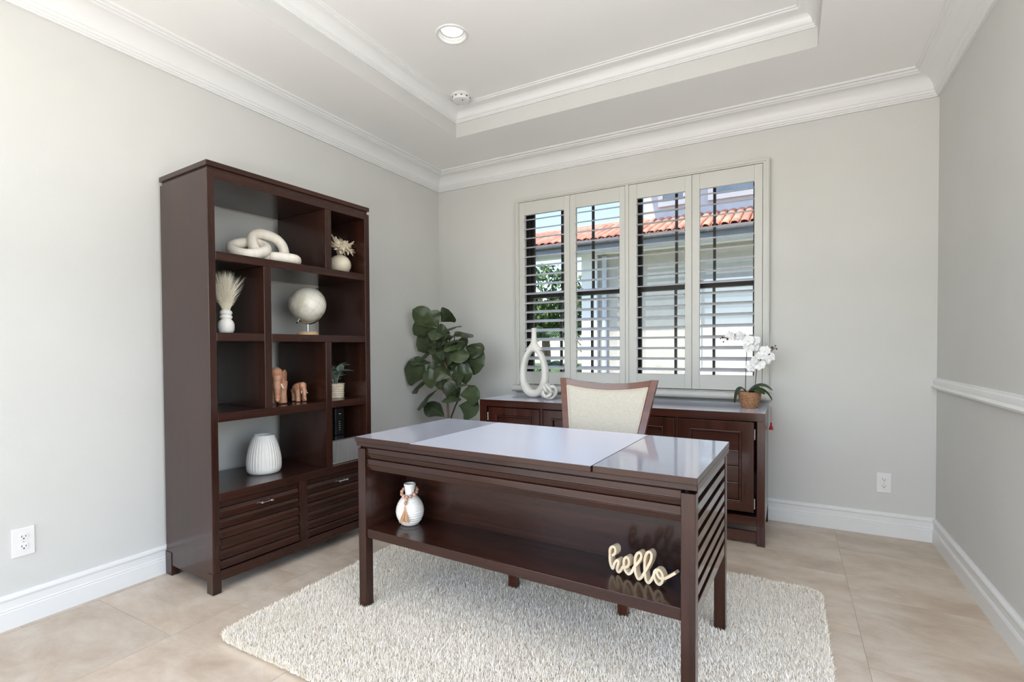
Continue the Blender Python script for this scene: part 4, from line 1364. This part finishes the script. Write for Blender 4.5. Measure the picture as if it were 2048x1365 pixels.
def orchid_flower():
    g = G()
    for k in range(5):
        a = PI / 2 + 2 * PI * k / 5
        big = k in (1, 4)
        ln, w = (0.032, 0.021) if big else (0.031, 0.0125)
        rows = []
        for i in range(6):
            u = i / 5
            ww = w * math.sin(PI * (0.08 + 0.86 * u)) ** 0.7
            row = []
            for q in (-1, -0.5, 0, 0.5, 1):
                r_, s_ = ln * u + 0.002, q * ww
                row.append((r_ * math.cos(a) - s_ * math.sin(a), -0.006 * u * u + 0.004 * q * q - (0.002 if big else 0), r_ * math.sin(a) + s_ * math.cos(a)))
            rows.append(row)
        g.grid(rows)
    g.sphere((0, -0.004, -0.005), (0.004, 0.006, 0.006), 8, 6)
    me = g.mesh('flower', True, 60)
    me.materials.append(M['petalw'])
    return me
of = orchid_flower()
rnd = random.Random(9)
for (x, z, dy) in ((2.485, 1.213, -0.01), (2.515, 1.205, 0.012), (2.540, 1.216, -0.014), (2.568, 1.200, 0.0), (2.590, 1.182, -0.016), (2.592, 1.137, -0.010), (2.617, 1.142, 0.012), (2.632, 1.182, 0.0),
                   (2.683, 1.118, -0.01), (2.708, 1.080, -0.012), (2.655, 1.087, -0.014), (2.680, 1.060, 0.010), (2.622, 1.053, -0.008), (2.655, 1.030, -0.014), (2.604, 1.015, 0.004), (2.640, 1.065, 0.014)):
    place('flower', of, None, t, loc=O3(x, z, dy), rot=(rnd.uniform(-0.5, 0.3), rnd.uniform(-0.5, 0.5), rnd.uniform(-0.7, 0.7)), scale=(rnd.uniform(0.85, 1.05),) * 3)
for (x, z, r_) in ((2.442, 1.204, 0.0065), (2.470, 1.195, 0.007), (2.447, 1.176, 0.0045), (2.430, 1.197, 0.004), (2.721, 1.138, 0.0078), (2.704, 1.102, 0.0088), (2.745, 1.130, 0.0048), (2.738, 1.150, 0.004)):
    G().sphere(O3(x, z, -0.012), (r_, r_, r_ * 1.15), 12, 8).build('bud', 'bud', t, smooth=True)
for a, b in (((2.735, 1.135), (2.745, 1.130)), ((2.735, 1.135), (2.738, 1.150)), ((2.46, 1.203), (2.447, 1.176))):
    G().tube([O3(a[0], a[1], -0.006), O3(b[0], b[1], -0.012)], 0.0011, 5).build('twig', 'darkstem', t)

# ================================================================== FIDDLE LEAF FIG
PX, PY = 0.425, -0.40
t = thing('fiddle_leaf_fig', 'fiddle leaf fig with broad green leaves in the room corner', 'plant', (PX, PY, 0))
G().lathe([(0.105, 0.0), (0.118, 0.006), (0.138, 0.12), (0.146, 0.25), (0.146, 0.26), (0.132, 0.26), (0.128, 0.22), (0.02, 0.218)], 40).build('pot', 'whitebasket', t, smooth=True)
G().lathe([(0.127, 0.218), (0.127, 0.224)], 30).build('soil', 'soil', t)
FIGS = [(0.347, 1.288, 0.157, 1.462, 0.1), (0.352, 1.303, 0.307, 1.437, 0.091), (0.361, 1.354, 0.483, 1.423, 0.077), (0.31, 1.311, 0.106, 1.259, 0.109), (0.383, 1.28, 0.592, 1.304, 0.073), (0.509, 1.277, 0.689, 1.227, 0.05), (0.442, 1.253, 0.287, 1.267, 0.054), (0.3, 1.248, 0.085, 1.126, 0.118), (0.243, 1.103, 0.099, 1.065, 0.041), (0.436, 1.169, 0.21, 1.126, 0.063), (0.382, 1.184, 0.525, 1.19, 0.054), (0.534, 1.168, 0.602, 1.031, 0.082), (0.569, 1.154, 0.722, 1.096, 0.1), (0.506, 1.052, 0.742, 1.011, 0.136), (0.279, 1.014, 0.045, 1.05, 0.073), (0.453, 1.059, 0.335, 0.992, 0.127), (0.231, 0.908, 0.030, 0.98, 0.154), (0.434, 0.957, 0.241, 0.946, 0.082), (0.443, 0.979, 0.614, 0.931, 0.1), (0.452, 0.913, 0.653, 0.953, 0.082), (0.416, 0.905, 0.324, 0.821, 0.118), (0.24, 0.886, 0.042, 0.78, 0.068), (0.324, 0.817, 0.109, 0.638, 0.073), (0.408, 0.591, 0.196, 0.688, 0.073), (0.54, 0.853, 0.432, 0.766, 0.082), (0.459, 0.774, 0.521, 0.726, 0.063), (0.557, 0.858, 0.686, 0.865, 0.045), (0.539, 0.77, 0.751, 0.765, 0.077), (0.503, 0.688, 0.714, 0.635, 0.109), (0.374, 1.221, 0.281, 1.17, 0.063), (0.345, 1.125, 0.28, 1.051, 0.063), (0.481, 1.125, 0.354, 1.103, 0.054), (0.482, 1.241, 0.401, 1.221, 0.073), (0.525, 1.197, 0.595, 1.179, 0.036)]
def fig_leaf(i, bx, bz, tx, tz, w, rnd):
    yb = PY - 0.05 + rnd.uniform(-0.03, 0.03)
    yt = yb + rnd.uniform(-0.10, 0.03)
    p0, p2 = Vector((bx, yb, bz)), Vector((tx, yt, tz))
    ln = (p2 - p0).length
    p1 = (p0 + p2) / 2 + Vector((0, rnd.uniform(-0.02, 0.02), 0.06 * ln + 0.10 * ln * (1 if tz < bz else 0.3)))
    view = (Vector((2.8, -3.71, 1.14)) - p0).normalized()
    thin = w < 0.075
    c = [p0 * (1 - u) ** 2 + p1 * 2 * u * (1 - u) + p2 * u * u for u in [k / 14 for k in range(15)]]
    rows, vein = [], []
    tw = rnd.uniform(-0.35, 0.35)
    W_ = max(w, 0.095) * 0.84
    p2 = p0 + (p2 - p0) * 1.06
    for k, p in enumerate(c):
        u = k / 14
        tg = (c[min(14, k + 1)] - c[max(0, k - 1)]).normalized()
        face = view if not thin else (view * 0.75 + Vector((0, 0, 1))).normalized()
        sd = tg.cross(face).normalized()
        nm = sd.cross(tg)
        sd = sd * math.cos(tw) + nm * math.sin(tw)
        nm = sd.cross(tg)
        # fiddle outline: narrow waist, broad rounded end
        sh = 0.0 if u < 0.06 else (math.sin(PI * min(1, (u - 0.06) / 0.94) ** 1.25) ** 0.62)
        sh *= (0.62 + 0.38 * min(1, max(0, (u - 0.2) / 0.4)))
        ww = max(0.0016, W_ * sh)
        row = []
        for q in (-1, -0.75, -0.4, -0.12, 0, 0.12, 0.4, 0.75, 1):
            rip = 0.07 * ww * math.sin(u * 17 + q * 2 + i) * abs(q)
            row.append(tuple(p + sd * q * ww - nm * (0.22 * abs(q) ** 1.6 * ww) + nm * rip - Vector((PX, PY, 0))))
        rows.append(row)
        vein.append(Vector(row[4]) + nm * 0.0006)
    lo = G().grid(rows).build('leaf', 'fig', t, smooth=True, angle=80)
    G().tube(vein[:14], [0.0018 * (1 - 0.06 * k) for k in range(14)], 5).build('midrib', 'figvein', lo, smooth=True)
rnd = random.Random(77)
for k in range(16):
    z_ = rnd.uniform(0.86, 1.27)
    x_ = 0.42 + rnd.uniform(-0.06, 0.06)
    a_ = rnd.uniform(-0.7, 0.5) + (PI if k % 2 else 0)
    l_ = rnd.uniform(0.12, 0.19)
    FIGS.append((x_, z_, x_ + l_ * math.cos(a_), z_ + l_ * math.sin(a_) * 0.7, rnd.uniform(0.07, 0.11)))
rnd = random.Random(31)
for i, (bx, bz, tx, tz, w) in enumerate(FIGS):
    fig_leaf(i, bx, bz, tx, tz, w, rnd)
BR = [([(0.421, 0.222), (0.424, 0.40), (0.421, 0.574), (0.41, 0.735), (0.415, 0.846), (0.421, 0.949), (0.365, 1.096), (0.347, 1.288)], 0.013, 'bark', 'trunk'),
      ([(0.405, 0.757), (0.36, 0.807), (0.306, 0.91), (0.279, 0.991), (0.257, 1.126)], 0.0065, 'bark', 'branch'),
      ([(0.430, 0.50), (0.444, 0.583), (0.485, 0.68), (0.521, 0.755), (0.54, 0.893), (0.488, 0.987), (0.471, 1.074), (0.491, 1.278)], 0.0075, 'darkstem', 'branch')]
for pts, r_, m_, nm in BR:
    P_ = smooth_path([(p[0] - PX, -0.05 if k else -0.035, p[1]) for k, p in enumerate(pts)], 4)
    G().tube(P_, [r_ * (1 - 0.6 * k / len(P_)) for k in range(len(P_))], 10).build(nm, m_, t, smooth=True)

# ================================================================== OUTDOORS
gr = struct(B(-30, 20, 0.25, 40, -0.45, -0.25).build('ground', 'lawn'))
struct(B(-2.2, 9, 2.9, 4.6, -0.249, -0.235).build('ground_path', 'paver'))
nh = thing('neighbor_house', 'pale stucco neighboring house with red barrel-tile roof outside the window', 'house', (0, 4.6, -0.25))
# wall, pilaster, window recess (local y = 0 at the wall face, z = 0 at ground)
B(-0.30, 9.0, 0, 3.0, 0, 3.02).build('wall', 'stucco', nh)
B(-0.34, -0.06, -0.10, -0.001, 0, 2.99).build('pilaster', 'whitetrim', nh, bevel=0.01)
G().tube([(0.06, -0.05, 0.0), (0.06, -0.05, 2.95)], 0.045, 10).build('downpipe', 'stuccob', nh, smooth=True)
fr_ = G().ring((1.50, 3.10, 0.95, 2.45), (1.62, 2.98, 1.07, 2.33), 'y', -0.07, -0.001).build('window_frame', 'whitetrim', nh, bevel=0.006)
B(1.615, 2.985, -0.02, -0.0012, 1.065, 2.335).build('blind', 'blind', fr_)
G().prism([(-0.16, 2.99), (-0.16, 3.03), (0, 3.03), (0, 2.99)], 'x', -7.0, 9.0).build('soffit_trim', 'whitetrim', nh)
B(-7.0, 9.0, -0.60, -0.162, 3.00, 3.04).build('soffit', 'stuccob', nh)
B(-7.0, 9.0, -0.63, -0.601, 2.985, 3.09).build('fascia', 'fasciam', nh)
B(-7.0, 9.0, -0.69, -0.632, 3.050, 3.095).build('gutter', 'gutter', nh, bevel=0.010)
sl = math.radians(21)
def roof_pt(x, d):
    return (x, -0.64 + d * math.cos(sl), 3.10 + d * math.sin(sl))
g = G()
g.v += [roof_pt(-7, 0), roof_pt(9, 0), roof_pt(9, 3.0), roof_pt(-7, 1.5)]
g.f.append((0, 1, 2, 3))
g.build('roof_deck', 'roof', nh, solid=0.03)
# barrel tiles
rows = []
for k in range(2):
    rows.append([(0.062 * math.cos(PI * j / 8) * (1.0 if k == 0 else 0.88), 0.29 * k, 0.046 * math.sin(PI * j / 8) * (1.0 if k == 0 else 0.86)) for j in range(9)])
tm = G().grid(rows).mesh('roof_tile', True, 50)
tm.materials.append(M['roof'])
for r_ in range(6):
    for c_ in range(49):
        x = -2.6 + 0.128 * c_
        place('roof_tile', tm, None, nh, loc=(x, roof_pt(0, 0.235 * r_)[1] - 0.02, roof_pt(0, 0.235 * r_)[2] + 0.016), rot=(sl + 0.03, 0, 0))
B(0.45, 9.0, -0.35, 3.0, 5.15, 5.25).build('shade_eave', 'whitetrim', nh)  # unseen overhang, added to keep the sun off the upper wall
B(0.55, 9.0, 0.72, 3.0, 3.05, 6.6).build('upper_wall', 'stuccob', nh)
for x0, x1, z0, z1 in ((0.80, 1.30, 3.86, 5.0), (1.62, 2.5, 3.86, 5.0)):
    f2 = G().ring((x0, x1, z0, z1), (x0 + 0.08, x1 - 0.08, z0 + 0.08, z1 - 0.08), 'y', 0.66, 0.719).build('upper_window_frame', 'whitetrim', nh)
    B(x0 + 0.078, x1 - 0.078, 0.69, 0.7185, z0 + 0.078, z1 - 0.078).build('pane', 'paleglass', f2)
for x in (-2.6, -5.4):
    B(x - 0.14, x + 0.14, -0.42, -0.14, 0, 3.0).build('porch_column', 'whitetrim', nh, bevel=0.01)


def foliage(name, parent, mat, blobs, n, size, seed):
    rng = np.random.default_rng(seed)
    V, F = [], []
    for (cx, cy, cz, rx, ry, rz), k in zip(blobs, [int(n / len(blobs))] * len(blobs)):
        d = rng.normal(0, 1, (k, 3))
        d /= np.linalg.norm(d, axis=1)[:, None]
        rr = rng.uniform(0.45, 1.0, k) ** 0.5
        p = d * rr[:, None] * np.array([rx, ry, rz]) + np.array([cx, cy, cz])
        a = rng.normal(0, 1, (k, 3))
        a /= np.linalg.norm(a, axis=1)[:, None]
        b = np.cross(a, rng.normal(0, 1, (k, 3)))
        b /= np.linalg.norm(b, axis=1)[:, None]
        s = rng.uniform(0.6, 1.2, k)[:, None] * size
        for q in range(k):
            j = len(V)
            V += [tuple(p[q] - a[q] * s[q]), tuple(p[q] + b[q] * s[q] * 0.45), tuple(p[q] + a[q] * s[q]), tuple(p[q] - b[q] * s[q] * 0.45)]
            F.append((j, j + 1, j + 2, j + 3))
    me = bpy.data.meshes.new(name)
    me.from_pydata(V, [], F)
    o = place(name, me, mat, parent)
    o['kind'] = 'stuff'
    return o


def tree(name, label, loc, h, blobs, mat, n, size, seed):
    t = thing(name, label, 'tree', loc, 0, 'trees beyond the window')
    G().tube([(0, 0, 0), (0.05, 0.03, h * 0.5), (0.0, 0.0, h)], [0.13, 0.10, 0.06], 10).build('trunk', 'trunk', t, smooth=True)
    foliage('crown', t, mat, blobs, n, size, seed)


tree('leafy_tree', 'tall leafy tree beyond the neighboring porch', (-3.5, 9.8, -0.25), 2.4, [(0, 0, 2.9, 1.3, 1.2, 1.0), (0.7, 0.1, 2.4, 0.9, 0.9, 0.7), (-0.8, 0, 2.3, 0.9, 0.9, 0.8)], 'tree1', 5200, 0.10, 1)
tree('leafy_tree', 'broad leafy tree standing farther behind the porch', (-8.6, 13.0, -0.25), 3.4, [(0, 0, 4.0, 2.2, 1.6, 1.5), (1.4, 0, 3.0, 1.4, 1.2, 1.1), (-1.5, 0, 3.0, 1.4, 1.2, 1.1)], 'tree1', 5200, 0.14, 2)


def palm(name, label, loc, h, nf, ln, seed):
    rnd = random.Random(seed)
    t = thing(name, label, 'palm', loc, 0, 'palms beyond the window')
    G().tube([(0, 0, 0), (0.03, 0, h * 0.5), (0, 0, h)], [0.10, 0.085, 0.075], 10).build('trunk', 'trunk', t, smooth=True)
    for k in range(nf):
        a = 2 * PI * k / nf + rnd.uniform(-0.2, 0.2)
        up = rnd.uniform(0.1, 0.9)
        g = G()
        for i in range(16):
            u = (i + 1) / 16
            r_ = ln * u
            z = h + ln * (up * u - (0.55 + up * 0.4) * u * u)
            c = Vector((r_ * math.cos(a), r_ * math.sin(a), z))
            for s in (-1, 1):
                d = Vector((-math.sin(a), math.cos(a), 0)) * s * 0.30 * ln * math.sin(PI * (0.1 + 0.85 * u)) + Vector((math.cos(a), math.sin(a), 0)) * 0.12 * ln + Vector((0, 0, -0.14 * ln))
                w = Vector((math.cos(a), math.sin(a), 0)) * 0.018
                j = len(g.v)
                g.v += [tuple(c - w), tuple(c + w), tuple(c + d)]
                g.f.append((j, j + 1, j + 2))
        me = bpy.data.meshes.new('frond')
        me.from_pydata(g.v, [], g.f)
        place('frond', me, 'tree2', t)


palm('garden_palm', 'garden palm with drooping fronds past the house corner', (-2.55, 7.7, -0.25), 1.75, 22, 0.95, 3)
palm('garden_palm', 'shorter palm among the shrubs near the porch', (-1.55, 6.6, -0.25), 1.0, 16, 0.6, 4)
for k, (x, y, s) in enumerate(((-3.35, 6.9, 0.50), (-1.15, 5.5, 0.34), (-4.9, 8.2, 0.8), (-2.05, 5.7, 0.45))):
    t = thing('garden_shrub', ['round shrub beside the taller palm', 'low shrub at the corner of the neighboring house', 'large shrub under the leafy tree', 'small shrub between the two palms'][k], 'shrub', (x, y, -0.25), 0, 'garden shrubs outside')
    G().tube([(0, 0, 0), (0, 0, s * 0.5)], [0.03, 0.02], 6).build('stem', 'trunk', t)
    foliage('leaves', t, 'shrub', [(0, 0, s * 0.75, s, s, s * 0.75)], 1500, 0.06, 40 + k)
